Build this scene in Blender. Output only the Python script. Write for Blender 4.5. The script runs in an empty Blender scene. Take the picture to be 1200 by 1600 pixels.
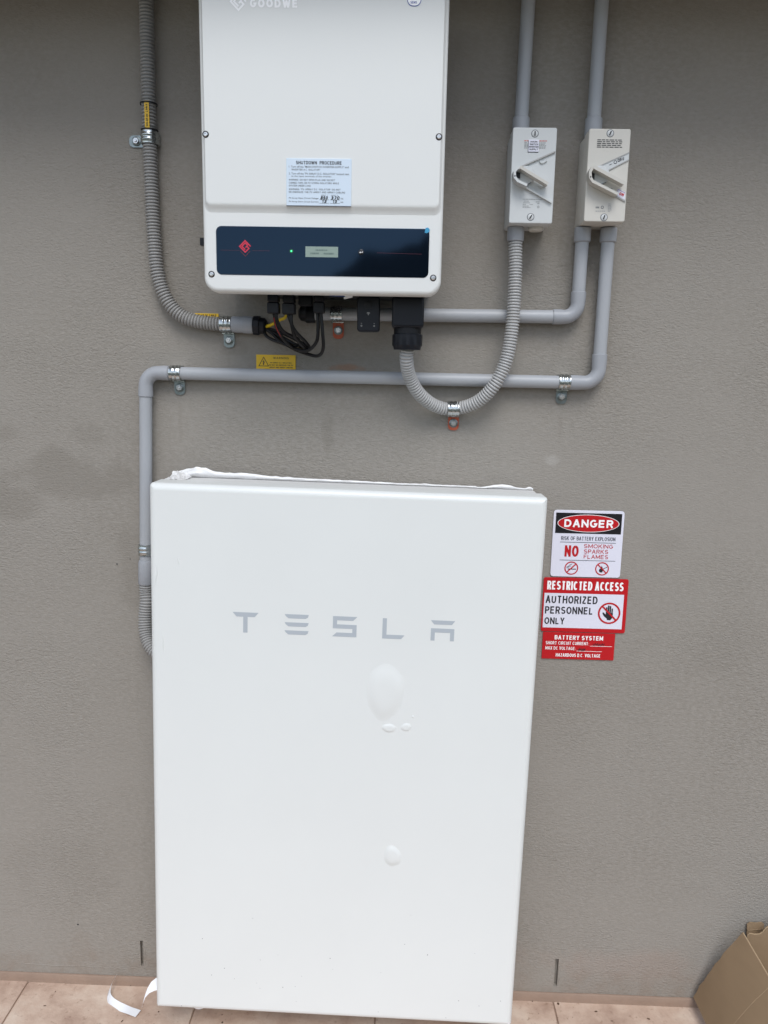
import bpy, bmesh, math, random
from mathutils import Vector, Matrix, noise
random.seed(7)
sc = bpy.context.scene
C = sc.collection
R = math.radians
PI = math.pi

# ------------------------------------------------------------------ camera
cam_d = bpy.data.cameras.new('camera')
cam = bpy.data.objects.new('camera', cam_d)
C.objects.link(cam)
sc.camera = cam
cam_d.sensor_fit = 'VERTICAL'
cam_d.sensor_height = 32.0
cam_d.lens = 32.0 * 1202.77 / 1600.0
cam_d.clip_start = 0.02
cam_d.clip_end = 5000
_p, _r, _y = R(10.2459), R(1.08897), R(1.43891)
_f = Vector((0, math.cos(_p), -math.sin(_p)))
_rt = Vector((1, 0, 0))
_up = Vector((0, math.sin(_p), math.cos(_p)))
_rt2 = _rt * math.cos(_r) + _up * math.sin(_r)
_up2 = -_rt * math.sin(_r) + _up * math.cos(_r)
_Z = Matrix.Rotation(_y, 3, 'Z')
_rt2, _up2, _f = _Z @ _rt2, _Z @ _up2, _Z @ _f
_m = Matrix((_rt2, _up2, -_f)).transposed().to_4x4()
_m.translation = Vector((0, -1.58, 1.435))
cam.matrix_world = _m

# ------------------------------------------------------------------ sky, sun, exposure
SUN_EL, SUN_AZ = R(52), R(172)      # high, behind the photographer and a little to the left
world = bpy.data.worlds.new('World')
sc.world = world
world.use_nodes = True
nt = world.node_tree
bg = nt.nodes['Background']
sky = nt.nodes.new('ShaderNodeTexSky')
sky.sky_type = 'NISHITA'
sky.sun_disc = False
sky.sun_elevation = SUN_EL
sky.sun_rotation = SUN_AZ
sky.air_density = 1.0
sky.dust_density = 0.8
sky.ozone_density = 1.0
hs = nt.nodes.new('ShaderNodeHueSaturation')     # thin overcast: a greyer sky
hs.inputs['Saturation'].default_value = 0.57
nt.links.new(sky.outputs['Color'], hs.inputs['Color'])
nt.links.new(hs.outputs['Color'], bg.inputs['Color'])
bg.inputs['Strength'].default_value = 0.13

sun_d = bpy.data.lights.new('sun', 'SUN')
sun_d.energy = 1.2
sun_d.angle = R(30)
sun_d.color = (1.0, 0.985, 0.965)
sun = bpy.data.objects.new('sun', sun_d)
C.objects.link(sun)
_sd = Vector((math.sin(SUN_AZ) * math.cos(SUN_EL), math.cos(SUN_AZ) * math.cos(SUN_EL), math.sin(SUN_EL)))
sun.rotation_euler = _sd.to_track_quat('Z', 'Y').to_euler()
sun.location = _sd * 30

vs = sc.view_settings
vs.view_transform = 'Standard'
vs.look = 'None'
vs.exposure = 0.66
vs.gamma = 1.0
vs.use_curve_mapping = False


# ------------------------------------------------------------------ materials
def srgb(r, g, b):
    f = lambda c: (c / 255 / 12.92) if c / 255 <= 0.04045 else ((c / 255 + 0.055) / 1.055) ** 2.4
    return (f(r), f(g), f(b), 1)


MATS = {}


def mat(name, col, rough=0.5, metal=0.0, var=0.0, var_scale=8.0, bump=0.0, bump_scale=200.0, coat=0.0,
        spec=0.5, emit=0.0, rvar=0.0, trans=0.0, stretch=(1, 1, 1), sss=0.0):
    if name in MATS:
        return MATS[name]
    m = bpy.data.materials.new(name)
    m.use_nodes = True
    t = m.node_tree
    b = t.nodes['Principled BSDF']
    if len(col) == 3:
        col = (*col, 1)
    b.inputs['Base Color'].default_value = col
    b.inputs['Roughness'].default_value = rough
    b.inputs['Metallic'].default_value = metal
    b.inputs['Specular IOR Level'].default_value = spec
    b.inputs['Coat Weight'].default_value = coat
    b.inputs['Coat Roughness'].default_value = 0.04
    b.inputs['Transmission Weight'].default_value = trans
    if emit:
        b.inputs['Emission Color'].default_value = col
        b.inputs['Emission Strength'].default_value = emit
    tc = t.nodes.new('ShaderNodeTexCoord')
    mp = t.nodes.new('ShaderNodeMapping')
    mp.inputs['Scale'].default_value = stretch
    t.links.new(tc.outputs['Object'], mp.inputs['Vector'])
    if var or rvar:
        n = t.nodes.new('ShaderNodeTexNoise')
        n.inputs['Scale'].default_value = var_scale
        n.inputs['Detail'].default_value = 6
        n.inputs['Roughness'].default_value = 0.6
        t.links.new(mp.outputs['Vector'], n.inputs['Vector'])
        if var:
            mx = t.nodes.new('ShaderNodeMix')
            mx.data_type = 'RGBA'
            mx.inputs['A'].default_value = tuple(c * (1 - var) for c in col[:3]) + (1,)
            mx.inputs['B'].default_value = tuple(min(1, c * (1 + var)) for c in col[:3]) + (1,)
            t.links.new(n.outputs['Fac'], mx.inputs['Factor'])
            t.links.new(mx.outputs['Result'], b.inputs['Base Color'])
        if rvar:
            mr = t.nodes.new('ShaderNodeMapRange')
            mr.inputs['From Min'].default_value = 0.3
            mr.inputs['From Max'].default_value = 0.7
            mr.inputs['To Min'].default_value = max(0.02, rough - rvar)
            mr.inputs['To Max'].default_value = min(1, rough + rvar)
            t.links.new(n.outputs['Fac'], mr.inputs['Value'])
            t.links.new(mr.outputs['Result'], b.inputs['Roughness'])
    if bump:
        n2 = t.nodes.new('ShaderNodeTexNoise')
        n2.inputs['Scale'].default_value = bump_scale
        n2.inputs['Detail'].default_value = 4
        t.links.new(mp.outputs['Vector'], n2.inputs['Vector'])
        bp = t.nodes.new('ShaderNodeBump')
        bp.inputs['Strength'].default_value = 1.0
        bp.inputs['Distance'].default_value = bump
        t.links.new(n2.outputs['Fac'], bp.inputs['Height'])
        t.links.new(bp.outputs['Normal'], b.inputs['Normal'])
    MATS[name] = m
    return m


def render_wall_material():
    m = bpy.data.materials.new('painted_render')
    m.use_nodes = True
    t = m.node_tree
    N, K = t.nodes, t.links
    b = N['Principled BSDF']
    b.inputs['Roughness'].default_value = 0.78
    b.inputs['Specular IOR Level'].default_value = 0.35
    tc = N.new('ShaderNodeTexCoord')

    def mapping(scale, loc=(0, 0, 0)):
        mp = N.new('ShaderNodeMapping')
        mp.inputs['Scale'].default_value = scale
        mp.inputs['Location'].default_value = loc
        K.new(tc.outputs['Object'], mp.inputs['Vector'])
        return mp.outputs['Vector']

    def noise_tex(vec, scale, detail=4, rough=0.5, dist=0.0):
        n = N.new('ShaderNodeTexNoise')
        n.inputs['Scale'].default_value = scale
        n.inputs['Detail'].default_value = detail
        n.inputs['Roughness'].default_value = rough
        n.inputs['Distortion'].default_value = dist
        K.new(vec, n.inputs['Vector'])
        return n.outputs['Fac']

    def math_n(op, a, bb):
        n = N.new('ShaderNodeMath')
        n.operation = op
        for i, v in enumerate((a, bb)):
            if hasattr(v, 'links'):
                K.new(v, n.inputs[i])
            else:
                n.inputs[i].default_value = v
        return n.outputs[0]

    def ramp(v, a, bb, ta=0.0, tb=1.0):
        n = N.new('ShaderNodeMapRange')
        n.interpolation_type = 'SMOOTHSTEP'
        n.inputs['From Min'].default_value = a
        n.inputs['From Max'].default_value = bb
        n.inputs['To Min'].default_value = ta
        n.inputs['To Max'].default_value = tb
        K.new(v, n.inputs['Value'])
        return n.outputs['Result']

    def mixc(fac, a, bb):
        n = N.new('ShaderNodeMix')
        n.data_type = 'RGBA'
        K.new(fac, n.inputs['Factor'])
        for k, v in (('A', a), ('B', bb)):
            if hasattr(v, 'links'):
                K.new(v, n.inputs[k])
            else:
                n.inputs[k].default_value = v
        return n.outputs['Result']

    base = (0.272, 0.256, 0.228, 1)
    # broad hue and tone variation of the roller-painted render
    big = noise_tex(mapping((1, 1, 1)), 2.2, 5, 0.55)
    col = mixc(ramp(big, 0.3, 0.7), (0.250, 0.229, 0.198, 1), (0.281, 0.2595, 0.229, 1))
    fine = noise_tex(mapping((1, 1, 1.6)), 90, 3, 0.6)
    col = mixc(ramp(fine, 0.35, 0.7), col, (0.290, 0.2685, 0.2375, 1))

    # stains with a shape of their own: blobs broken up by noise
    wob = noise_tex(mapping((1, 1, 1)), 9, 5, 0.6)
    wob2 = noise_tex(mapping((1, 1, 1)), 28, 4, 0.6)

    def blob(cx, cz, sx, sz, soft=0.5, amp=1.0, w=wob):
        mp = mapping((1 / sx, 0, 1 / sz), (-cx / sx, 0, -cz / sz))
        ln = N.new('ShaderNodeVectorMath')
        ln.operation = 'LENGTH'
        K.new(mp, ln.inputs[0])
        d = math_n('ADD', ln.outputs['Value'], math_n('MULTIPLY', math_n('SUBTRACT', w, 0.5), 2.4))
        return ramp(d, 1.0 - soft, 1.0, amp, 0.0)

    stain = blob(-0.70, 1.20, 0.17, 0.062, 0.5, 0.48)
    for a in ((-0.86, 1.16, 0.16, 0.05, 0.5, 0.42), (-0.157, 1.315, 0.016, 0.055, 0.7, 0.40, wob2),
              (-0.84, 1.30, 0.05, 0.03, 0.6, 0.35), (-0.65, 1.30, 0.05, 0.03, 0.6, 0.3), (-0.58, 1.02, 0.03, 0.10, 0.6, 0.3),
              (0.55, 1.1, 0.05, 0.03, 0.7, 0.2), (-0.35, 1.48, 0.05, 0.02, 0.5, 0.35, wob2),
              (0.75, 0.9, 0.25, 0.12, 0.7, 0.15), (-0.75, 0.30, 0.2, 0.1, 0.7, 0.15)):
        stain = math_n('MAXIMUM', stain, blob(*a))
    col = mixc(stain, col, (0.200, 0.181, 0.153, 1))
    # faint rusty smear above the lower conduit, dusty pink near the ground
    col = mixc(blob(-0.115, 1.444, 0.05, 0.009, 0.7, 0.55, wob2), col, (0.33, 0.17, 0.10, 1))
    col = mixc(blob(0.30, 1.265, 0.018, 0.014, 0.7, 0.4, wob2), col, (0.42, 0.40, 0.37, 1))
    col = mixc(blob(0.55, 0.10, 0.30, 0.05, 0.8, 0.35), col, (0.33, 0.26, 0.22, 1))
    # splash dirt thrown up from the paving
    sep = N.new('ShaderNodeSeparateXYZ')
    K.new(tc.outputs['Object'], sep.inputs[0])
    splash = math_n('ADD', sep.outputs['Z'], math_n('MULTIPLY', math_n('SUBTRACT', wob, 0.5), 0.35))
    spl = math_n('MULTIPLY', ramp(splash, 0.0, 0.12, 0.55, 0.0), ramp(wob2, 0.35, 0.7, 0.3, 1.0))
    col = mixc(spl, col, (0.235, 0.185, 0.145, 1))
    # vertical run marks under some of the fixings
    for (dx, dz, ln) in ((-0.4625, 1.33, 0.06), (0.3152, 1.33, 0.05), (0.0963, 1.27, 0.055), (-0.36, 1.45, 0.03), (-0.1398, 1.485, 0.03)):
        col = mixc(blob(dx, dz, 0.006, ln, 0.8, 0.30, wob2), col, (0.225, 0.20, 0.172, 1))
    K.new(col, b.inputs['Base Color'])

    # relief: sponge / roller texture, drawn slightly sideways, smoother in patches
    r1 = noise_tex(mapping((0.7, 1, 1.3)), 190, 3, 0.55, 0.6)
    r2 = noise_tex(mapping((0.6, 1, 1.5)), 300, 2, 0.5)
    r3 = noise_tex(mapping((1, 1, 1)), 14, 3, 0.5)
    patch = ramp(noise_tex(mapping((1, 1, 1), (3, 0, 5)), 3.0, 3), 0.35, 0.65, 0.25, 1.35)
    h = math_n('ADD', math_n('MULTIPLY', r1, patch), math_n('MULTIPLY', r2, 0.35))
    h = math_n('ADD', h, math_n('MULTIPLY', r3, 0.55))
    bp = N.new('ShaderNodeBump')
    bp.inputs['Strength'].default_value = 1.0
    bp.inputs['Distance'].default_value = 0.0019
    K.new(h, bp.inputs['Height'])
    K.new(bp.outputs['Normal'], b.inputs['Normal'])
    return m


def travertine_material():
    m = bpy.data.materials.new('travertine')
    m.use_nodes = True
    t = m.node_tree
    N, K = t.nodes, t.links
    b = N['Principled BSDF']
    tc = N.new('ShaderNodeTexCoord')
    oi = N.new('ShaderNodeObjectInfo')
    ad = N.new('ShaderNodeVectorMath')
    ad.operation = 'ADD'
    K.new(tc.outputs['Object'], ad.inputs[0])
    sc_ = N.new('ShaderNodeVectorMath')
    sc_.operation = 'SCALE'
    sc_.inputs['Scale'].default_value = 3.0
    K.new(oi.outputs['Location'], sc_.inputs[0])
    K.new(sc_.outputs[0], ad.inputs[1])

    def nz(scale, detail, rough):
        n = N.new('ShaderNodeTexNoise')
        n.inputs['Scale'].default_value = scale
        n.inputs['Detail'].default_value = detail
        n.inputs['Roughness'].default_value = rough
        K.new(ad.outputs[0], n.inputs['Vector'])
        return n.outputs['Fac']

    cr = N.new('ShaderNodeValToRGB')
    e = cr.color_ramp.elements
    e[0].position, e[0].color = 0.28, srgb(160, 133, 117)
    e[1].position, e[1].color = 0.70, srgb(216, 199, 182)
    x = e.new(0.48)
    x.color = srgb(194, 170, 152)
    K.new(nz(9, 7, 0.62), cr.inputs['Fac'])
    cr2 = N.new('ShaderNodeValToRGB')
    e = cr2.color_ramp.elements
    e[0].position, e[0].color = 0.60, (1, 1, 1, 1)
    e[1].position, e[1].color = 0.72, (0.42, 0.33, 0.27, 1)
    K.new(nz(70, 4, 0.6), cr2.inputs['Fac'])
    mu = N.new('ShaderNodeMix')
    mu.data_type = 'RGBA'
    mu.blend_type = 'MULTIPLY'
    mu.inputs['Factor'].default_value = 0.55
    K.new(cr.outputs['Color'], mu.inputs['A'])
    K.new(cr2.outputs['Color'], mu.inputs['B'])
    K.new(mu.outputs['Result'], b.inputs['Base Color'])
    b.inputs['Roughness'].default_value = 0.62
    bp = N.new('ShaderNodeBump')
    bp.inputs['Distance'].default_value = 0.0015
    K.new(nz(60, 5, 0.65), bp.inputs['Height'])
    K.new(bp.outputs['Normal'], b.inputs['Normal'])
    return m


def cardboard_material():
    m = mat('cardboard', srgb(146, 124, 98), 0.85, var=0.10, var_scale=7, bump=0.0004, bump_scale=260, spec=0.2,
            stretch=(1, 1, 4))
    return m


M_WALL = render_wall_material()
M_TRAV = travertine_material()
M_CARD = cardboard_material()
M_CARDEDGE = mat('cardboard_edge', srgb(168, 145, 116), 0.9, var=0.15, var_scale=200)
M_MORTAR = mat('mortar', srgb(168, 145, 128), 0.9, var=0.2, var_scale=40, bump=0.002, bump_scale=150)
M_SKIRT = mat('skirting_tile', srgb(142, 120, 104), 0.7, var=0.22, var_scale=18, bump=0.0015, bump_scale=80)
M_GROUND = mat('dry_ground', srgb(92, 94, 84), 0.95, var=0.2, var_scale=0.6, bump=0.02, bump_scale=5)
M_HILL = mat('hill_scrub', (0.035, 0.045, 0.03), 0.95, var=0.4, var_scale=0.05)
M_SOFFIT = mat('soffit_paint', srgb(190, 188, 182), 0.7, var=0.03)
M_FASCIA = mat('fascia_metal', srgb(70, 70, 72), 0.4)
M_PVC = mat('grey_pvc', srgb(163, 166, 170), 0.42, var=0.05, var_scale=12, rvar=0.08, spec=0.45)
M_PVC2 = mat('grey_pvc_fitting', srgb(155, 158, 163), 0.40, var=0.05, var_scale=20, spec=0.45)
M_CORR = mat('corrugated_pvc', srgb(150, 149, 147), 0.5, var=0.06, var_scale=15, spec=0.4)
M_CORR2 = mat('corrugated_pvc_pale', srgb(176, 176, 175), 0.45, var=0.05, var_scale=15, spec=0.45)
M_WHITE = mat('battery_paint', (0.715, 0.735, 0.718, 1), 0.38, var=0.03, var_scale=3.5, rvar=0.03, bump=0.00006, bump_scale=420)
M_WHITE2 = mat('battery_body', (0.62, 0.62, 0.61, 1), 0.55, var=0.05)
M_INV = mat('inverter_paint', (0.70, 0.712, 0.695, 1), 0.42, var=0.015, var_scale=5, bump=0.00005, bump_scale=700)
M_INVB = mat('inverter_casting', (0.16, 0.16, 0.165, 1), 0.55, var=0.1, bump=0.0003, bump_scale=300)
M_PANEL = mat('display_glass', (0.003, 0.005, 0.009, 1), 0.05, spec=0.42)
M_PANEL.node_tree.nodes['Principled BSDF'].inputs['Specular Tint'].default_value = (0.34, 0.60, 1.0, 1)   # blue of the reflected sky, put into the specular tint
M_LCD = mat('lcd_glass', srgb(135, 152, 142), 0.2, var=0.06, var_scale=60)
M_LCDT = mat('lcd_text', srgb(88, 108, 104), 0.3)
M_LED = mat('led_green', (0.05, 0.9, 0.25, 1), 0.3, emit=1.5)
M_BLACK = mat('black_plastic', (0.006, 0.007, 0.010, 1), 0.45, var=0.2, var_scale=30, rvar=0.1, spec=0.3)
M_BLACK2 = mat('black_nut_plastic', (0.007, 0.009, 0.014, 1), 0.42, spec=0.3)
M_CABLE = mat('cable_sheath', (0.004, 0.004, 0.005, 1), 0.45, spec=0.35)
M_RED = mat('red_stripe', srgb(170, 40, 34), 0.5)
M_EARTH = mat('earth_wire', srgb(205, 175, 20), 0.45)
M_ZINC = mat('zinc_plate', (0.50, 0.53, 0.53, 1), 0.22, metal=1.0, var=0.18, var_scale=160, rvar=0.12)
M_ZINC2 = mat('zinc_dark_reflection', (0.22, 0.25, 0.25, 1), 0.36, metal=1.0, var=0.2, var_scale=120, rvar=0.1)  # same zinc, darkened: reflection of dark surroundings put into its colour
M_ORANGE = mat('orange_primer', srgb(176, 84, 56), 0.55, var=0.15, var_scale=120)
M_STEEL = mat('bolt_steel', (0.60, 0.61, 0.62, 1), 0.28, metal=1.0, var=0.1, var_scale=300)
M_ISO = mat('isolator_white', (0.57, 0.59, 0.59, 1), 0.4, var=0.02, var_scale=20)
M_ISO2 = mat('isolator_cream', (0.585, 0.565, 0.515, 1), 0.4, var=0.03, var_scale=20)
M_LEV = mat('lever_cream', (0.54, 0.525, 0.48, 1), 0.4)
M_INK = mat('black_ink', (0.014, 0.014, 0.018, 1), 0.5)
M_INKB = mat('blue_black_ink', (0.03, 0.035, 0.06, 1), 0.5)
M_INKG = mat('grey_ink', (0.16, 0.17, 0.18, 1), 0.5)
M_INKF = mat('pale_ink', (0.38, 0.38, 0.37, 1), 0.5)
M_SRED = mat('sign_red', srgb(186, 22, 30), 0.32, var=0.03, var_scale=30)
M_SWHITE = mat('sign_white', srgb(222, 222, 234), 0.30, var=0.01, var_scale=20)
M_SBLACK = mat('sign_black', (0.010, 0.010, 0.013, 1), 0.3)
M_PRINTW = mat('white_print', (0.94, 0.94, 0.94, 1), 0.35)
M_YEL = mat('label_yellow', srgb(228, 184, 22), 0.38, var=0.03, var_scale=40)
M_LABEL = mat('label_pale', srgb(205, 219, 232), 0.35, var=0.01)
M_LABEDGE = mat('label_core', srgb(90, 95, 105), 0.5)
M_LOGO = mat('logo_grey', srgb(174, 181, 187), 0.42)
M_LOGOR = mat('logo_red', srgb(196, 40, 66), 0.4)
M_LOGORD = mat('logo_red_faint', srgb(84, 28, 44), 0.3)
M_BLUE = mat('badge_blue', srgb(70, 92, 160), 0.4)
M_TAPE = mat('film_tab_blue', srgb(60, 150, 190), 0.35)
M_FILM = mat('plastic_film', (0.86, 0.86, 0.86, 1), 0.35, trans=0.15, bump=0.0003, bump_scale=110)
M_PAPER = mat('paper_strip', (0.80, 0.81, 0.83, 1), 0.5, var=0.03)
M_LEAF = mat('litter_brown', srgb(80, 58, 40), 0.8, var=0.3, var_scale=40)
M_DARK = mat('slot_shadow_side', (0.20, 0.185, 0.165, 1), 0.9)


# ------------------------------------------------------------------ mesh helpers
def obj(name, me, material=None, parent=None, smooth=True, angle=35):
    o = bpy.data.objects.new(name, me)
    C.objects.link(o)
    if material is not None and not me.materials:
        me.materials.append(material)
    if parent is not None:
        o.parent = parent
    if smooth and len(me.polygons):
        me.polygons.foreach_set('use_smooth', [True] * len(me.polygons))
        me.set_sharp_from_angle(angle=R(angle))
    return o


def empty(name, loc=(0, 0, 0), rot=(0, 0, 0)):
    o = bpy.data.objects.new(name, None)
    o.empty_display_size = 0.05
    o.location = loc
    o.rotation_euler = rot
    C.objects.link(o)
    return o


def tag(o, label=None, cat=None, group=None, kind=None):
    if label:
        o['label'] = label
    if cat:
        o['category'] = cat
    if group:
        o['group'] = group
    if kind:
        o['kind'] = kind
    return o


class MB:
    """collects verts / faces of ONE part"""

    def __init__(s):
        s.v, s.f = [], []

    def add(s, vs_, fs_):
        n = len(s.v)
        s.v += [tuple(p) for p in vs_]
        s.f += [tuple(i + n for i in f) for f in fs_]
        return s

    def box(s, x0, x1, y0, y1, z0, z1):
        return s.add([(x0, y0, z0), (x1, y0, z0), (x1, y1, z0), (x0, y1, z0), (x0, y0, z1), (x1, y0, z1), (x1, y1, z1),
                      (x0, y1, z1)],
                     [(0, 3, 2, 1), (4, 5, 6, 7), (0, 1, 5, 4), (1, 2, 6, 5), (2, 3, 7, 6), (3, 0, 4, 7)])

    def loft(s, rings, cap0=True, cap1=True, closed=True):
        n = len(rings[0])
        vs_ = [p for r in rings for p in r]
        fs_ = []
        for i in range(len(rings) - 1):
            for k in range(n if closed else n - 1):
                k2 = (k + 1) % n
                fs_.append((i * n + k, i * n + k2, (i + 1) * n + k2, (i + 1) * n + k))
        if cap0:
            fs_.append(tuple(reversed(range(n))))
        if cap1:
            fs_.append(tuple(range((len(rings) - 1) * n, len(rings) * n)))
        return s.add(vs_, fs_)

    def flat(s, pts, y):
        """polygon in x,z facing -y"""
        return s.add([(x, y, z) for x, z in pts], [tuple(range(len(pts)))])

    def prism(s, pts, y0, y1):
        """outline (x,z) from back y0 to front y1 (y1 < y0)"""
        return s.loft([[(x, y0, z) for x, z in pts], [(x, y1, z) for x, z in pts]])

    def plate(s, x0, x1, z0, z1, r, yb, yf, fil=0.0, n=6, fn=4):
        rings = [[(x, yb, z) for x, z in rrect(x0, x1, z0, z1, r, n)]]
        if fil:
            for k in range(fn + 1):
                a = k / fn * PI / 2
                ins = fil * (1 - math.cos(a))
                y = yf + fil - fil * math.sin(a)
                rr = [max(q - ins, 0.0006) for q in (r if isinstance(r, (tuple, list)) else [r] * 4)]
                rings.append([(x, y, z) for x, z in rrect(x0 + ins, x1 - ins, z0 + ins, z1 - ins, rr, n)])
            ins = fil + 0.0006
            rr = [max(q - ins, 0.0006) for q in (r if isinstance(r, (tuple, list)) else [r] * 4)]
            rings.append([(x, yf, z) for x, z in rrect(x0 + ins, x1 - ins, z0 + ins, z1 - ins, rr, n)])
        else:
            rings.append([(x, yf, z) for x, z in rrect(x0, x1, z0, z1, r, n)])
        return s.loft(rings)

    def tube(s, path, rad, seg=20, cap=True):
        """path: list of Vectors, rad: float or list"""
        P = [Vector(p) for p in path]
        n = len(P)
        rs = rad if isinstance(rad, (list, tuple)) else [rad] * n
        T = []
        for i in range(n):
            d = P[min(i + 1, n - 1)] - P[max(i - 1, 0)]
            T.append(d.normalized() if d.length > 1e-9 else (T[-1] if T else Vector((0, 0, 1))))
        u = T[0].orthogonal().normalized()
        rings = []
        for i in range(n):
            u = (u - T[i] * u.dot(T[i])).normalized()
            w = T[i].cross(u)
            rings.append([P[i] + (u * math.cos(2 * PI * k / seg) + w * math.sin(2 * PI * k / seg)) * rs[i] for k in range(seg)])
        return s.loft(rings, cap, cap)

    def mesh(s, name):
        me = bpy.data.meshes.new(name)
        me.from_pydata(s.v, [], s.f)
        bm = bmesh.new()
        bm.from_mesh(me)
        bmesh.ops.recalc_face_normals(bm, faces=bm.faces)
        bm.to_mesh(me)
        bm.free()
        return me

    def build(s, name, material, parent=None, smooth=True, angle=35, flat_print=False):
        if flat_print:
            me = bpy.data.meshes.new(name)
            me.from_pydata(s.v, [], s.f)
        else:
            me = s.mesh(name)
        return obj(name, me, material, parent, smooth, angle)


def rrect(x0, x1, z0, z1, r, n=6):
    """rounded rectangle, counter-clockwise; r one radius or (bl, br, tr, tl)"""
    if not isinstance(r, (tuple, list)):
        r = [r] * 4
    out = []
    for (cx, cz, a0), q in zip(((x0, z0, PI), (x1, z0, 1.5 * PI), (x1, z1, 0), (x0, z1, 0.5 * PI)), r):
        q = max(q, 0.0002)
        sx = 1 if cx == x0 else -1
        sz = 1 if cz == z0 else -1
        ox, oz = cx + sx * q, cz + sz * q
        for k in range(n + 1):
            a = a0 + k / n * PI / 2
            out.append((ox + q * math.cos(a), oz + q * math.sin(a)))
    return out


def ellipse(cx, cz, rx, rz, n=32):
    return [(cx + rx * math.cos(2 * PI * k / n), cz + rz * math.sin(2 * PI * k / n)) for k in range(n)]


def ring_pts(mb, cx, cz, r0, r1, y, n=36):
    a, b_ = ellipse(cx, cz, r0, r0, n), ellipse(cx, cz, r1, r1, n)
    vs_ = [(x, y, z) for x, z in a] + [(x, y, z) for x, z in b_]
    mb.add(vs_, [(k, n + k, n + (k + 1) % n, (k + 1) % n)[::-1] for k in range(n)])


def stroke(mb, pts, w, y):
    """flat stroke along a polyline in x,z, mitred"""
    P = [Vector(p) for p in pts]
    L, Rr = [], []
    for i, p in enumerate(P):
        d0 = (P[i] - P[i - 1]).normalized() if i else (P[1] - P[0]).normalized()
        d1 = (P[i + 1] - P[i]).normalized() if i < len(P) - 1 else d0
        n0, n1 = Vector((-d0.y, d0.x)), Vector((-d1.y, d1.x))
        mtr = (n0 + n1)
        mtr = mtr.normalized() if mtr.length > 1e-6 else n0
        k = w / 2 / max(0.35, mtr.dot(n0))
        L.append(p + mtr * k)
        Rr.append(p - mtr * k)
    n = len(P)
    vs_ = [(p.x, y, p.y) for p in L] + [(p.x, y, p.y) for p in Rr]
    mb.add(vs_, [(i, n + i, n + i + 1, i + 1) for i in range(n - 1)])


def bar(mb, pts, w, yb, yf):
    """a raised bar that follows a polyline in x,z"""
    t = MB()
    stroke(t, pts, w, 0)
    n = len(pts)
    out = [(p[0], p[2]) for p in t.v[:n]] + [(p[0], p[2]) for p in reversed(t.v[n:])]
    rings = [[(x, yb, z) for x, z in out], [(x, yf, z) for x, z in out]]
    m = len(out)
    vs_ = rings[0] + rings[1]
    fs_ = [(k, (k + 1) % m, m + (k + 1) % m, m + k) for k in range(m)]
    for o in (0, m):
        for i in range(n - 1):
            fs_.append((o + i, o + i + 1, o + m - 2 - i, o + m - 1 - i))
    mb.add(vs_, fs_)


def spline(pts, step):
    """Catmull-Rom through pts, resampled evenly"""
    P = [Vector(p) for p in pts]
    P = [P[0] * 2 - P[1]] + P + [P[-1] * 2 - P[-2]]
    dense = []
    for i in range(1, len(P) - 2):
        for k in range(24):
            t = k / 24
            a, b_, c, d = P[i - 1], P[i], P[i + 1], P[i + 2]
            dense.append(0.5 * ((2 * b_) + (c - a) * t + (2 * a - 5 * b_ + 4 * c - d) * t * t + (3 * b_ - a - 3 * c + d) * t ** 3))
    dense.append(P[-2])
    L = [0.0]
    for i in range(1, len(dense)):
        L.append(L[-1] + (dense[i] - dense[i - 1]).length)
    n = max(2, round(L[-1] / step))
    out, j = [], 0
    for i in range(n + 1):
        s_ = L[-1] * i / n
        while j < len(L) - 2 and L[j + 1] < s_:
            j += 1
        t = (s_ - L[j]) / max(1e-9, L[j + 1] - L[j])
        out.append(dense[j].lerp(dense[j + 1], min(1, t)))
    return out


def corrugated(name, pts, rad, pitch, material, parent, depth=0.0032, seg=20):
    prof = (0.0, 0.35, 1.0, 1.0, 0.90)
    path = spline(pts, pitch / 5)
    rs = [rad - depth * (1 - prof[i % 5]) for i in range(len(path))]
    return MB().tube(path, rs, seg).build(name, material, parent, angle=80)


def lathe_axis(mb, p0, axis, prof, seg=24):
    """rings (t, r) along an axis from p0"""
    a = Vector(axis).normalized()
    p0 = Vector(p0)
    u = a.orthogonal().normalized()
    w = a.cross(u)
    rings = [[p0 + a * t + (u * math.cos(2 * PI * k / seg) + w * math.sin(2 * PI * k / seg)) * max(r, 1e-5) for k in range(seg)] for t, r in prof]
    mb.loft(rings)


def ngon_prism(mb, c, axis, r, t0, t1, n=6, ph=0.0):
    a = Vector(axis).normalized()
    u = a.orthogonal().normalized()
    w = a.cross(u)
    c = Vector(c)
    rings = [[c + a * t + (u * math.cos(2 * PI * k / n + ph) + w * math.sin(2 * PI * k / n + ph)) * q for k in range(n)]
             for t, q in ((t0, r), (t1 - (t1 - t0) * 0.2, r), (t1, r * 0.86))]
    mb.loft(rings)


_font_cache = {}


def text_mesh(s, bold=0.0, shear=0.0, space=1.0):
    key = (s, bold, shear, space)
    if key in _font_cache:
        return _font_cache[key]
    cu = bpy.data.curves.new('txt', 'FONT')
    cu.body = s
    cu.offset = bold
    cu.shear = shear
    cu.space_character = space
    cu.resolution_u = 3
    o = bpy.data.objects.new('txt', cu)
    C.objects.link(o)
    dg = bpy.context.evaluated_depsgraph_get()
    me = bpy.data.meshes.new_from_object(o.evaluated_get(dg))
    bpy.data.objects.remove(o)
    bpy.data.curves.remove(cu)
    vs_ = [v.co.copy() for v in me.vertices]
    fs_ = [tuple(p.vertices) for p in me.polygons]
    bpy.data.meshes.remove(me)
    xs, ys = [v.x for v in vs_], [v.y for v in vs_]
    r = (vs_, fs_, min(xs), max(xs), min(ys), max(ys))
    _font_cache[key] = r
    return r


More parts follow.
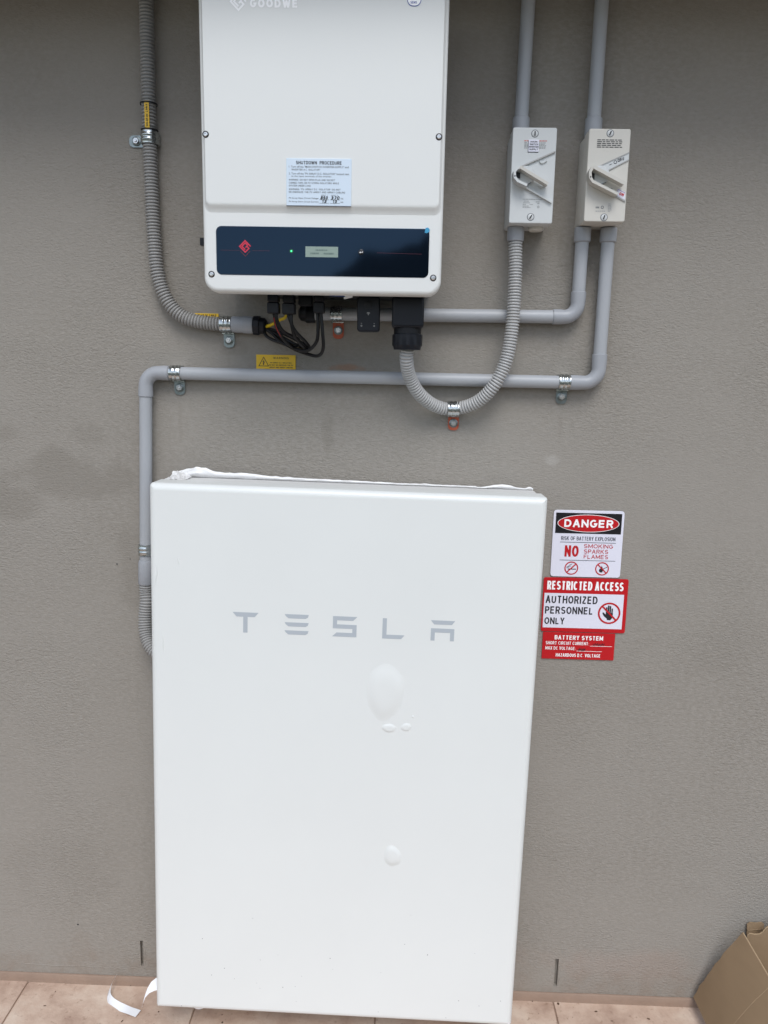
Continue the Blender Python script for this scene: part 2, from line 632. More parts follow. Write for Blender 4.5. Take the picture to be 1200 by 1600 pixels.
def put_text(mb, s, x0, x1, z0, z1, y, bold=0.0, rot=0.0, shear=0.0, space=1.0):
    """text fitted into the box x0..x1, z0..z1 on a plane facing -y"""
    vs_, fs_, a, b_, c, d = text_mesh(s, bold, shear, space)
    cx, cz = (x0 + x1) / 2, (z0 + z1) / 2
    out = []
    for v in vs_:
        x = x0 + (v.x - a) / (b_ - a) * (x1 - x0) - cx
        z = z0 + (v.y - c) / (d - c) * (z1 - z0) - cz
        out.append((cx + x * math.cos(rot) - z * math.sin(rot), y, cz + x * math.sin(rot) + z * math.cos(rot)))
    mb.add(out, fs_)


def lettering(s, x0, x1, z0, z1, y, material, parent, bold=0.0, name='lettering', **k):
    mb = MB()
    put_text(mb, s, x0, x1, z0, z1, y, bold, **k)
    return mb.build(name, material, parent, smooth=False, flat_print=True)


def _arc(cx, cy, rx, ry, a0, a1, n=10):
    return [(cx + rx * math.cos(R(a0 + (a1 - a0) * k / n)), cy + ry * math.sin(R(a0 + (a1 - a0) * k / n))) for k in range(n + 1)]


_O = _arc(.5, .5, .5, .5, 90, 450, 24)
# plain sign-writer's capitals: relative width, centre lines in a unit box
GL = {
    'A': (.95, [[(0, 0), (.5, 1.0)], [(1, 0), (.5, 1.0)], [(.18, .34), (.82, .34)]]),
    'B': (.82, [[(0, 0), (0, 1)], [(0, 1), (.62, 1)] + _arc(.62, .765, .33, .235, 90, -90)[1:] + [(0, .53)], [(0, 0), (.62, 0)] + _arc(.62, .265, .38, .265, -90, 90)[1:]]),
    'C': (.90, [_arc(.52, .5, .52, .5, 48, 312, 20)]),
    'D': (.88, [[(.45, 0), (0, 0), (0, 1), (.45, 1)] + _arc(.45, .5, .55, .5, 90, -90, 14)[1:]]),
    'E': (.80, [[(1, 0), (0, 0), (0, 1), (1, 1)], [(0, .52), (.92, .52)]]),
    'F': (.72, [[(0, 0), (0, 1), (1, 1)], [(0, .50), (.88, .50)]]),
    'G': (.94, [_arc(.5, .5, .5, .5, 48, 330, 20) + [(1.0, .45), (.56, .45)]]),
    'H': (.86, [[(0, 0), (0, 1)], [(1, 0), (1, 1)], [(0, .52), (1, .52)]]),
    'I': (.0, [[(.5, 0), (.5, 1)]]),
    'J': (.62, [[(1, 1), (1, .3)] + _arc(.5, .3, .5, .3, 0, -180, 10)]),
    'K': (.86, [[(0, 0), (0, 1)], [(0, .36), (.96, 1)], [(.36, .60), (1, 0)]]),
    'L': (.70, [[(0, 1), (0, 0), (1, 0)]]),
    'M': (1.06, [[(0, 0), (0, 1)], [(1, 0), (1, 1)], [(0.03, .98), (.5, .12)], [(.97, .98), (.5, .12)]]),
    'N': (.88, [[(0, 0), (0, 1)], [(1, 0), (1, 1)], [(.03, .97), (.97, .03)]]),
    'O': (.98, [_O]),
    'P': (.78, [[(0, 0), (0, 1)], [(0, 1), (.60, 1)] + _arc(.60, .73, .40, .27, 90, -90)[1:] + [(0, .46)]]),
    'Q': (.98, [_O, [(.62, .26), (1, -.04)]]),
    'R': (.84, [[(0, 0), (0, 1)], [(0, 1), (.60, 1)] + _arc(.60, .74, .36, .26, 90, -90)[1:] + [(0, .48)], [(.55, .48), (1, 0)]]),
    'S': (.82, [_arc(.5, .745, .46, .255, 30, 270, 14) + _arc(.5, .25, .5, .25, 90, -150, 14)[1:]]),
    'T': (.88, [[(0, 1), (1, 1)], [(.5, 0), (.5, 1)]]),
    'U': (.84, [[(0, 1), (0, .34)] + _arc(.5, .34, .5, .34, 180, 360, 14)[1:] + [(1, 1)]]),
    'V': (.92, [[(0, 1), (.5, 0)], [(1, 1), (.5, 0)]]),
    'W': (1.34, [[(0, 1), (.25, 0)], [(.5, .98), (.25, 0)], [(.5, .98), (.75, 0)], [(1, 1), (.75, 0)]]),
    'X': (.88, [[(0, 0), (1, 1)], [(0, 1), (1, 0)]]),
    'Y': (.88, [[(0, 1), (.5, .46)], [(1, 1), (.5, .46)], [(.5, 0), (.5, .5)]]),
    'Z': (.82, [[(0, 1), (1, 1)], [(.96, .96), (.04, .04)], [(0, 0), (1, 0)]]),
    '0': (.72, [_O]), '1': (.36, [[(.1, .76), (.9, 1)], [(.9, 1), (.9, 0)]]),
    '3': (.70, [_arc(.45, .75, .5, .25, 150, -90, 12) + _arc(.45, .25, .55, .25, 90, -150, 12)[1:]]),
    '5': (.70, [[(.9, 1), (.15, 1), (.08, .56)] + _arc(.45, .31, .55, .31, 120, -150, 14)]),
    '7': (.70, [[(0, 1), (1, 1)], [(.97, .97), (.35, 0)]]),
    '8': (.72, [_arc(.5, .76, .42, .24, -90, 270, 16), _arc(.5, .26, .5, .26, 90, 450, 16)]),
    '.': (.0, [[(.5, 0), (.5, .06)]]), ':': (.0, [[(.5, 0), (.5, .08)], [(.5, .55), (.5, .63)]]),
    '-': (.35, [[(0, .45), (1, .45)]]), '"': (.22, [[(0, 1), (0, .72)], [(1, 1), (1, .72)]]), ' ': (.45, []),
}


def put_caps(mb, txt, x0, x1, z0, z1, y, weight=.15, rot=0.0, gap=.22, slant=0.0):
    """line of stroke capitals fitted into a box; weight = stroke / cap height"""
    H = z1 - z0
    W_ = x1 - x0
    n = sum(1 for ch in txt if ch != ' ')
    sw = min(weight * H, 0.35 * W_ / n)
    core = H - sw
    k = (W_ - n * sw) / (sum(GL[ch][0] for ch in txt) + gap * (len(txt) - 1))
    adv, x = [], 0.0
    for ch in txt:
        adv.append(x)
        x += GL[ch][0] * k + gap * k + (sw if ch != ' ' else 0)
    cx, cz = (x0 + x1) / 2, (z0 + z1) / 2
    d = 0
    for ch, a in zip(txt, adv):
        wd = GL[ch][0]
        for poly in GL[ch][1]:
            pts = []
            for u, v in poly:
                px = x0 + sw / 2 + a + k * (wd * u if wd else 0) - cx + slant * (v - .5) * H
                pz = z0 + sw / 2 + core * v - cz
                if v in (0, 1) and len(poly) == 2 and abs(poly[0][1] - poly[1][1]) > .3:
                    pz += sw * .5 * (1 if v else -1)
                pts.append((cx + px * math.cos(rot) - pz * math.sin(rot), cz + px * math.sin(rot) + pz * math.cos(rot)))
            d += 1
            stroke(mb, pts, sw, y - (d % 4) * 0.00004)


def caps(txt, x0, x1, z0, z1, y, material, parent, weight=.15, name='lettering', **k):
    mb = MB()
    put_caps(mb, txt, x0, x1, z0, z1, y, weight, **k)
    return mb.build(name, material, parent, smooth=False, flat_print=True)


def scribble_bars(mb, x0, x1, z, h, y, rnd, gap=0.0016, wmin=0.003, wmax=0.010):
    x = x0
    while x < x1 - wmin:
        w = min(rnd.uniform(wmin, wmax), x1 - x)
        mb.flat([(x, z - h / 2), (x + w, z - h / 2), (x + w, z + h / 2), (x, z + h / 2)], y)
        x += w + gap


# ================================================================== THE SETTING
# ground sheet out to the horizon, hills behind the photographer
g = MB().add([(-2500, -3000, -0.06), (2500, -3000, -0.06), (2500, 600, -0.06), (-2500, 600, -0.06)], [(0, 1, 2, 3)])
tag(g.build('ground', M_GROUND, smooth=False), kind='structure')

hv, hf = [], []
NX, NY = 260, 10
PROF = [(-700, 14), (-200, 20), (-90, 34), (-62, 44), (-52, 61), (-47, 66), (-40, 69), (-33, 76), (-28, 80), (-12, 79), (-2, 83), (6, 85), (13, 92), (40, 96), (120, 120), (300, 90), (700, 60)]


def prof_h(x):
    for (a, h0), (b_, h1) in zip(PROF, PROF[1:]):
        if a <= x <= b_:
            return h0 + (h1 - h0) * (x - a) / (b_ - a)
    return 20


for j in range(NY + 1):
    for i in range(NX + 1):
        q = 2 * i / NX - 1
        x = 650 * (0.25 * q + 0.75 * q ** 3)
        t = j / NY
        y = -330 - 190 * t
        ridge = prof_h(x) + 1.6 * noise.noise(Vector((x * 0.16, 1.7, 0))) + 0.8 * noise.noise(Vector((x * 0.5, 4.7, 0)))
        z = ridge * (0.1 + 0.9 * t ** 1.4)
        hv.append((x, y, z - 0.5))
for j in range(NY):
    for i in range(NX):
        a = j * (NX + 1) + i
        hf.append((a, a + 1, a + NX + 2, a + NX + 1))
tag(MB().add(hv, hf).build('hills', M_HILL), kind='structure')

# rendered wall with two weep slots cut into it
WX0, WX1, WZ1 = -4.2, 4.6, 2.150
slots = [(-0.5925, -0.5855, 0.047, 0.115), (0.3765, 0.3845, 0.036, 0.108)]
xs = sorted({WX0, WX1, *[s[0] for s in slots], *[s[1] for s in slots]})
zs = sorted({0.0, WZ1, *[s[2] for s in slots], *[s[3] for s in slots]})
w = MB()
for i in range(len(xs) - 1):
    for j in range(len(zs) - 1):
        if any(abs(s[0] - xs[i]) < 1e-6 and s[2] - 1e-6 <= zs[j] and zs[j + 1] <= s[3] + 1e-6 for s in slots):
            continue
        w.add([(xs[i], 0, zs[j]), (xs[i + 1], 0, zs[j]), (xs[i + 1], 0, zs[j + 1]), (xs[i], 0, zs[j + 1])], [(0, 1, 2, 3)])
for x0, x1, z0, z1 in slots:
    d = 0.011
    zz = [z for z in zs if z0 - 1e-6 <= z <= z1 + 1e-6]
    w.add([(x0, d, z0), (x1, d, z0), (x1, d, z1), (x0, d, z1)], [(0, 1, 2, 3)])
    w.add([(x0, 0, z0), (x0, d, z0), (x0, d, z1), (x0, 0, z1)], [(0, 1, 2, 3)])
    w.add([(x1, d, z0), (x1, 0, z0), (x1, 0, z1), (x1, d, z1)], [(0, 1, 2, 3)])
    w.add([(x0, 0, z0), (x1, 0, z0), (x1, d, z0), (x0, d, z0)], [(0, 1, 2, 3)])
    w.add([(x0, d, z1), (x1, d, z1), (x1, 0, z1), (x0, 0, z1)], [(0, 1, 2, 3)])
# back of the wall
w.add([(WX0, 0.22, 0), (WX1, 0.22, 0), (WX1, 0.22, WZ1), (WX0, 0.22, WZ1)], [(3, 2, 1, 0)])
w.add([(WX0, 0, 0), (WX0, 0.22, 0), (WX0, 0.22, WZ1), (WX0, 0, WZ1)], [(3, 2, 1, 0)])
w.add([(WX1, 0, 0), (WX1, 0.22, 0), (WX1, 0.22, WZ1), (WX1, 0, WZ1)], [(0, 1, 2, 3)])
me = bpy.data.meshes.new('rendered_wall')
me.from_pydata(w.v, [], w.f)
wall = obj('rendered_wall', me, M_WALL, smooth=False)
tag(wall, 'grey-brown textured render wall behind all the equipment', 'wall')
# trowelled lips round the slots and the ridge left low on the wall
for x0, x1, z0, z1 in slots:
    lip = MB()
    pts = []
    for k in range(15):
        t = k / 14
        pts.append(Vector((x1 + 0.0035 + 0.0008 * math.sin(k * 2.1), 0.0016, z0 - 0.006 + (z1 - z0 + 0.008) * t)))
    lip.tube(pts, [0.001 + 0.0016 * math.sin(PI * k / 14) for k in range(15)], 8)
    lip.build('slot_lip', M_WALL, wall, angle=80)
rd = MB()
pts, rr = [], []
for k in range(41):
    t = k / 40
    pts.append(Vector((-0.905 + 0.33 * t, 0.0014, 0.0405 + 0.0012 * math.sin(k * 1.3) + 0.001 * math.sin(k * .37))))
    rr.append(0.0012 + 0.0013 * abs(noise.noise(Vector((k * .31, 0, 3)))) + (0.0006 if 3 < k < 37 else -.0006))
rd.tube(pts, rr, 8)
rd.build('render_ridge', M_WALL, wall, angle=80)
for (x, z, q) in ((-0.737, 0.1528, 0.0022), (-0.607, 1.0234, 0.0016), (-0.578, 1.035, 0.001)):
    MB().flat(ellipse(x, z, q, q * 0.9, 10), -0.0012).build('drill_hole', M_INK, wall, smooth=False)

# eave close above the equipment: it is what darkens the top of the wall
sf = MB()
sf.box(WX0 - .2, WX1 + .2, -0.275, 0.6, 2.151, 2.18)
tag(sf.build('soffit', M_SOFFIT, smooth=False), kind='structure')
fa = MB()
fa.box(WX0 - .2, WX1 + .2, -0.297, -0.276, 2.148, 2.30)
tag(fa.build('fascia', M_FASCIA, smooth=False), kind='structure')

# skirting strip
sk = MB()
n = 160
ringsb = []
for i in range(n + 1):
    x = WX0 + (WX1 - WX0) * i / n
    zt = 0.0205 + 0.0012 * noise.noise(Vector((x * 7, 0, 0)))
    yf = -0.005 - 0.0015 * noise.noise(Vector((x * 5, 3, 0)))
    ringsb.append([(x, -0.0003, -0.004), (x, yf - 0.004, -0.004), (x, yf - .001, 0.006), (x, yf, zt - 0.002), (x, yf + 0.002, zt), (x, -0.0003, zt)])
sk.loft(ringsb)
tag(sk.build('skirting', M_SKIRT, angle=60), kind='structure')

# paving: tiles of travertine in a mortar bed
pv = MB().box(-3.6, 3.9, -1.66, -0.0005, -0.05, -0.0045)
paving = tag(pv.build('paving', M_MORTAR, smooth=False), kind='structure')
PIT = 0.4127
tile_me = []
for k in range(3):
    t = MB()
    half = PIT / 2 - 0.0016
    rings = []
    for ins, z in ((0.0, -0.012), (0.0, -0.0016), (0.0005, -0.0006), (0.0016, 0.0)):
        rings.append([(x, y, z) for x, y in rrect(-half + ins, half - ins, -half + ins, half - ins, 0.003 + 0.0008 * k, 2)])
    t.loft(rings, cap0=False)
    m_ = t.mesh('paving_tile')
    m_.materials.append(M_TRAV)
    tile_me.append(m_)
for i in range(-8, 9):
    for j in range(4):
        o = obj('paving_tile', tile_me[(i * 3 + j * 5) % 3], None, paving, smooth=False)
        o.location = (-0.0365 + PIT / 2 + i * PIT, -0.003 - PIT / 2 - j * PIT, random.uniform(-0.0006, 0.0006))
        o.rotation_euler = (0, 0, random.choice((0, PI / 2, PI, 1.5 * PI)))

# ================================================================== CONDUITS
YC = -0.0205          # axis of pipes held to the wall
RP = 0.0127


def pipe(p, q, parent, name='pipe', r=RP, material=None):
    P, Q = Vector(p), Vector(q)
    return MB().tube([P, P.lerp(Q, .5), Q], r, 28).build(name, material or M_PVC, parent)


def collar(p, q, parent, r=0.0150, name='collar', lip=True):
    """socket of a fitting: slightly wider than the pipe, with a soft lip"""
    P, Q = Vector(p), Vector(q)
    L = (Q - P).length
    mb = MB()
    lathe_axis(mb, P, Q - P, [(0, RP - .0005), (0, r - .0008), (.0008, r), (L - .004, r), (L - .0015, r - .0005), (L, RP + .0002), (L, RP - .0005)], 28)
    return mb.build(name, M_PVC2, parent)


def elbow(c, a, b_, rad, parent, arm=0.022, r=0.0146):
    """c: corner point, a / b_: unit directions to the two pipes"""
    c, a, b_ = Vector(c), Vector(a).normalized(), Vector(b_).normalized()
    P0, P1 = c + a * rad, c + b_ * rad
    path = [P0 + a * arm, P0 + a * (arm - .001), P0 + a * arm * .5]
    rs = [r - .0012, r, r]
    ctr = c + a * rad + b_ * rad
    for k in range(13):
        t = k / 12 * PI / 2
        path.append(ctr - b_ * rad * math.cos(t) - a * rad * math.sin(t))
        rs.append(r - 0.0008)
    path += [P1 + b_ * arm * .5, P1 + b_ * (arm - .001), P1 + b_ * arm]
    rs += [r, r, r - .0012]
    return MB().tube(path, rs, 28).build('elbow', M_PVC2, parent, angle=40)


# -- two risers above the isolators
for (x, x2, lab) in ((0.2035, 0.2075, 'straight grey conduit rising from the isolator nearest the inverter'),
                     (0.3385, 0.3402, 'straight grey conduit rising from the rightmost isolator')):
    t = empty('conduit_riser', (x, YC - .006, 1.876))
    pipe((0, 0, 0.012), (x2 - x, 0.002, 2.1505 - 1.876), t)
    collar((0, 0, 0.0005), (0, 0, 0.034), t, 0.0158)
    tag(t, lab, 'conduit', 'straight conduit risers')

# -- conduit from the right isolator, behind the inverter
t = empty('upper_conduit', (-0.19, YC, 1.5472))
t0 = Vector(t.location)
cx_, cz_ = 0.3312 - t0.x, 1.5492 - t0.z
collar((cx_, -0.004, 1.7148 - t0.z), (cx_, -0.004, 1.688 - t0.z), t, 0.0158)
pipe((cx_, -0.004, 1.70 - t0.z), (cx_, 0, cz_ + .045), t)
elbow((cx_, 0, cz_), (0, 0, 1), (-1, 0, 0), 0.026, t, 0.022)
pipe((cx_ - .04, 0, cz_), (0.0, 0, 0.0), t)
mb = MB()
lathe_axis(mb, (0.0075, 0, 0), (-1, 0, 0), [(0, .017), (.001, .0185), (.017, .0185), (.020, .016), (.028, .0145), (.032, .009)], 12)
mb.build('gland_nut', M_BLACK, t)
tag(t, 'grey conduit running behind the inverter bottom up to the right isolator', 'conduit')

# -- long lower conduit
t = empty('lower_conduit', (-0.524, YC, 1.4265))
t0 = Vector(t.location)
rx, rz = 0.3803 - t0.x, 1.4232 - t0.z
collar((rx, -0.004, 1.7148 - t0.z), (rx, -0.004, 1.688 - t0.z), t, 0.0158)
pipe((rx, -0.004, 1.70 - t0.z), (rx, 0, rz + .05), t)
elbow((rx, 0, rz), (0, 0, 1), (-1, 0, 0), 0.028, t, 0.028)
pipe((rx - .04, 0, rz), (0.03, 0, 0.0002), t)
dv = Vector((-0.0135, 0, -0.385)).normalized()
elbow((0, 0, 0), (1, 0, 0), dv, 0.026, t, 0.022)
pipe(dv * 0.04, dv * 0.392, t)
c0 = dv * 0.388
mb = MB()
lathe_axis(mb, c0, dv, [(0, RP), (.0005, .0140), (.006, .0155), (.050, .0158), (.052, .0145)], 28)
mb.build('coupling', M_PVC2, t)
e0 = c0 + dv * 0.048
pts = [e0, e0 + dv * 0.02, (-0.5385 - t0.x, -0.026 - t0.y, 0.9494 - t0.z), (-0.5402 - t0.x, -0.032 - t0.y, 0.9161 - t0.z),
       (-0.5364 - t0.x, -0.042 - t0.y, 0.8844 - t0.z), (-0.5234 - t0.x, -0.056 - t0.y, 0.8620 - t0.z),
       (-0.5044 - t0.x, -0.066 - t0.y, 0.8494 - t0.z), (-0.474 - t0.x, -0.072 - t0.y, 0.8435 - t0.z)]
corrugated('flexible_tail', pts, 0.0140, 0.0058, M_CORR, t)
tag(t, 'long grey conduit crossing under the inverter and dropping behind the battery', 'conduit')

# -- corrugated conduit at the left (solar d.c.)
t = empty('corrugated_conduit', (-0.3439, -0.018, 1.5240))
t0 = Vector(t.location)
P = [(-0.4986, -.018, 2.1505), (-0.4997, -.018, 2.0100), (-0.5011, -.018, 1.8694), (-0.5004, -.018, 1.7827), (-0.4984, -.019, 1.6881),
     (-0.4937, -.020, 1.6217), (-0.4800, -.020, 1.5757), (-0.4557, -.019, 1.5442), (-0.4193, -.018, 1.5289), (-0.3620, -.018, 1.5237), (-0.3439, -.018, 1.5240)]
corrugated('corrugated_tube', [Vector(p) - t0 for p in P], 0.0138, 0.0060, M_CORR, t)
mb = MB()
lathe_axis(mb, (-0.004, 0, 0), (1, 0, -.012), [(0, .0135), (0, .0152), (.002, .0158), (.022, .0158), (.0225, .0166), (.038, .0166), (.042, .0160)], 28)
mb.build('coupling', M_PVC2, t)
mb = MB()
lathe_axis(mb, (0.0385, 0, -0.0008), (1, 0, -.05), [(0, .017), (.001, .0190), (.012, .0190), (.014, .0165), (.022, .0155), (.027, .010)], 10)
mb.build('gland_nut', M_BLACK2, t, angle=25)
tag(t, 'grey corrugated conduit curving down the wall left of the inverter', 'conduit')

# -- corrugated conduit from the left isolator, U-bend to the inverter
t = empty('flexible_conduit', (0.2009, -0.045, 1.7100))
t0 = Vector(t.location)
P = [(0.2009, -.045, 1.690), (0.2028, -.048, 1.6348), (0.2029, -.051, 1.5755), (0.2009, -.052, 1.5156), (0.1923, -.052, 1.4609),
     (0.1723, -.050, 1.4151), (0.1410, -.036, 1.3817), (0.0969, -.0215, 1.3663), (0.0591, -.030, 1.3723), (0.0264, -.050, 1.3961),
     (0.0065, -.070, 1.4293), (-0.0002, -.092, 1.4605), (0.0010, -.100, 1.486)]
corrugated('corrugated_tube', [Vector(p) - t0 for p in P], 0.0132, 0.0056, M_CORR2, t)
collar((0, 0, 0.0006), (0, 0, -0.026), t, 0.0158)
tag(t, 'U-shaped corrugated conduit looping from the left isolator to the inverter', 'conduit')


# ================================================================== SADDLE CLIPS
def saddle(loc, roty, mat_tab, label, rp=0.0135, w=0.0235, tab=0.030, tabx=0.002, yc=YC, tilt=0.0):
    """local: pipe along x, wall at y=0, tab towards -z"""
    t = empty('saddle_clip', loc, (0, roty, 0))
    th = 0.0014
    # profile in (y, z) of the strap over the pipe
    prof = []
    for k in range(17):
        a = PI / 2 - k / 16 * PI * 1.0
        prof.append((yc - rp * math.cos(a), rp * math.sin(a)))
    prof = [(-0.001, rp)] + prof + [(-0.0045, -rp - 0.0002), (-0.0036, -rp - 0.0025)]

    def off(pr, d):
        out = []
        for i, (y, z) in enumerate(pr):
            y0, z0 = pr[max(0, i - 1)]
            y1, z1 = pr[min(len(pr) - 1, i + 1)]
            tx, tz = y1 - y0, z1 - z0
            l = math.hypot(tx, tz) or 1
            out.append((y + tz / l * d, z - tx / l * d))
        return out
    cols = [(-w / 2, 0), (-w / 2 + .0008, 1), (-w * .27, 1), (-w * .21, 1.75), (-w * .12, 1.75), (-w * .06, 1), (w * .06, 1), (w * .12, 1.75), (w * .21, 1.75), (w * .27, 1), (w / 2 - .0008, 1), (w / 2, 0)]
    rings = []
    for x, k in cols:
        pr = off(prof, th * k)
        rings.append([(x + 0.0, y, z) for y, z in pr])
    s = MB()
    m = len(prof)
    inner = [[(x, y, z) for y, z in off(prof, 0)] for x, k in cols]
    vs_ = [p for r in rings for p in r]
    fs_ = []
    for i in range(len(cols) - 1):
        for k in range(m - 1):
            fs_.append((i * m + k, i * m + k + 1, (i + 1) * m + k + 1, (i + 1) * m + k))
    s.add(vs_, fs_)
    s.build('strap', M_ZINC, t, angle=40)
    # foot with a rounded end and the turned-down lip
    f_ = MB()
    hw = 0.0108
    f_.prism(rrect(-hw + tabx, hw + tabx, -rp - tab, -rp - 0.0005, (.0085, .0085, .0004, .0004), 6), -0.0012, -0.0034)
    f_.build('foot', mat_tab, t)
    l_ = MB()
    l_.box(-hw - .001 + tabx * .5, hw + .001 + tabx * .5, -0.0075, -0.0034, -rp - .0032, -rp - .0008)
    l_.build('fold', M_ZINC, t)
    bz = -rp - tab * 0.52
    b1 = MB()
    lathe_axis(b1, (tabx, -0.0034, bz), (0, -1, 0), [(0, .0088), (.0010, .0088), (.0016, .0076), (.0018, .004)], 20)
    wsh = b1.build('washer', M_ZINC2, t)
    b2 = MB()
    ngon_prism(b2, (tabx, -0.0052, bz), (0, -1, 0), 0.0062, 0, 0.0046, 6, random.uniform(0, 1))
    lathe_axis(b2, (tabx, -0.0098, bz), (0, -1, 0), [(0, .0030), (.0018, .0028), (.0024, .0020)], 12)
    b2.build('bolt', M_STEEL, t)
    tag(t, label, 'pipe clip', 'zinc saddle clips')
    return t


saddle((-0.5012, 0, 1.868), PI / 2, M_ZINC2, 'zinc saddle clip on the upright corrugated conduit, bolt at its left', rp=0.0146, yc=-.018)
saddle((-0.3600, 0, 1.5238), 0, M_ZINC2, 'zinc saddle clip at the lower end of the left corrugated conduit', rp=0.0146, yc=-.018)
saddle((-0.1400, 0, 1.5478), 0, M_ORANGE, 'orange-footed saddle clip in the shade under the inverter', tab=0.034)
saddle((-0.4630, 0, 1.4266), 0, M_ZINC2, 'zinc saddle clip beside the elbow above the battery corner')
saddle((0.3135, 0, 1.4236), 0, M_ZINC2, 'zinc saddle clip at the right end of the long lower conduit', tabx=0.0)
saddle((0.0962, 0, 1.3660), 0, M_ORANGE, 'orange-footed saddle clip at the bottom of the U-shaped conduit', yc=-.0215)
saddle((-0.5372, 0, 1.061), -PI / 2, M_ZINC2, 'zinc saddle clip half hidden behind the upper left battery edge')


# ================================================================== INVERTER
IX0, IX1, IZ0, IZ1 = -0.3600, 0.0570, 1.5700, 2.083
IXC = (IX0 + IX1) / 2
YI = -0.183
inv = empty('solar_inverter', (IXC, 0, IZ0))


def iloc(x, z):
    return x - IXC, z - IZ0


b = MB()
x0, z0 = iloc(IX0 + .012, IZ0 + .020)
x1, z1 = iloc(IX1 - .012, IZ1 - .01)
b.plate(x0, x1, z0, z1, 0.012, -0.012, -0.150, 0.004)
b.build('casting', M_INVB, inv)
bk = MB()
bk.box(x0 + .05, x1 - .05, -0.0118, -0.0005, z0 + .08, z1 - .02)
bk.build('wall_bracket', M_ZINC2, inv)
b = MB()
x0, z0 = iloc(IX0, IZ0)
x1, z1 = iloc(IX1, IZ1)
b.plate(x0, x1, z0, z1, 0.024, -0.1505, YI, 0.007, n=8, fn=5)
cover = b.build('front_cover', M_INV, inv, angle=50)
# raised upper field with a rounded lower edge
b = MB()
x0, z0 = iloc(IX0 + .0045, 1.7035)
x1, z1 = iloc(IX1 - .0045, IZ1 - .005)
r_ = [0.012, 0.012, 0.016, 0.016]
rings = []
for ins, y in ((0, YI + .001), (0.0, YI - .0002), (.0030, YI - .0010), (.0075, YI - .0034), (.0105, YI - .0052), (.0125, YI - .0060), (.0150, YI - .0062), (.0170, YI - .0062)):
    # the slope is wide at the bottom, tight along the sides
    si = ins * 0.30
    rings.append([(x, y, z) for x, z in rrect(x0 + si, x1 - si, z0 + ins, z1 - si, [max(.003, q - si) for q in r_], 8)])
b.loft(rings)
b.build('raised_field', M_INV, inv, angle=50)
YR = YI - .0062
# screws in the corners
for (x, z, y) in ((-0.3500, 1.8278, YR), (0.0458, 1.8280, YR), (-0.3462, 1.6000, YI), (0.0430, 1.5996, YI)):
    lx, lz = iloc(x, z)
    s = MB()
    lathe_axis(s, (lx, y + .0010, lz), (0, -1, 0), [(0, .0056), (.0014, .0056), (.0016, .0046), (.0010, .0044)], 18)
    rim = s.build('screw_recess', M_BLACK, inv)
    s = MB()
    lathe_axis(s, (lx, y + .0006, lz), (0, -1, 0), [(0, .0042), (.0022, .0040), (.0030, .0030), (.0031, .0016), (.0018, .0014)], 16)
    s.build('screw', M_STEEL, rim)
# display window
px0, pz0 = iloc(-0.3370, 1.5995)
px1, pz1 = iloc(0.0345, 1.6810)
b = MB()
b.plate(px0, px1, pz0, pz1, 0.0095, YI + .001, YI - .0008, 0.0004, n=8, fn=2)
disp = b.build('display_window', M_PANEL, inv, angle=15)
YD = YI - .0008
lx0, lz0 = iloc(-0.1806, 1.6313)
lx1, lz1 = iloc(-0.1236, 1.6490)
MB().flat([(lx0, lz0), (lx1, lz0), (lx1, lz1), (lx0, lz1)], YD - .0003).build('lcd_screen', M_LCD, disp, smooth=False)
mb = MB()
rnd = random.Random(3)
scribble_bars(mb, lx0 + .018, lx0 + .038, lz0 + .0118, .0022, YD - .0006, rnd, .0009, .001, .003)
scribble_bars(mb, lx0 + .009, lx0 + .024, lz0 + .0062, .0026, YD - .0006, rnd, .0009, .001, .003)
scribble_bars(mb, lx0 + .032, lx1 - .008, lz0 + .0062, .0026, YD - .0006, rnd, .0009, .001, .003)
mb.build('lcd_text', M_LCDT, disp, smooth=False)
lx, lz = iloc(-0.2052, 1.6408)
s = MB()
ring_pts(s, lx, lz, .0022, .0034, YD - .0003, 20)
s.build('led_ring', mat('led_ring_green', (0.01, 0.10, 0.04, 1), .4), disp, smooth=False)
s = MB()
lathe_axis(s, (lx, YD, lz), (0, -1, 0), [(0, .0014), (.0005, .0012), (.0008, .0006)], 12)
s.build('led', M_LED, disp)
lx, lz = iloc(-0.0836, 1.6404)
s = MB()
lathe_axis(s, (lx, YD + .0005, lz), (0, -1, 0), [(0, .0048), (.0012, .0048), (.0015, .0040)], 20)
s.build('button', mat('button_black', (.004, .004, .006, 1), .3), disp)
s = MB()
stroke(s, [(lx + .0028, lz + .0016), (lx + .0028, lz - .0002), (lx - .001, lz - .0002)], .0007, YD - .0013)
s.flat([(lx - .0031, lz - .0002), (lx - .0008, lz - .0017), (lx - .0008, lz + .0013)], YD - .0013)
s.build('arrow_mark', M_PRINTW, disp, smooth=False)


def spiral_logo(mb, cx, cz, r, y, w):
    """square spiral standing on its corner, open at the right"""
    k = r
    P = [(k, 0.02 * r), (0, k), (-k, 0), (0, -k), (k * .62, -k * .38 + k * .0), (k * .30, -k * .06 + .0)]
    P = [(0.98, 0.02), (0.0, 1.0), (-0.98, 0.02), (0.0, -0.96), (0.66, -0.30), (0.30, 0.06), (0.06, -0.18)]
    P2 = [(0.50, 0.16), (0.0, 0.62), (-0.58, 0.02), (0.0, -0.54), (0.30, -0.24)]
    stroke(mb, [(cx + a * r, cz + b_ * r) for a, b_ in P], w, y)
    stroke(mb, [(cx + a * r, cz + b_ * r) for a, b_ in P2[:4]], w, y)


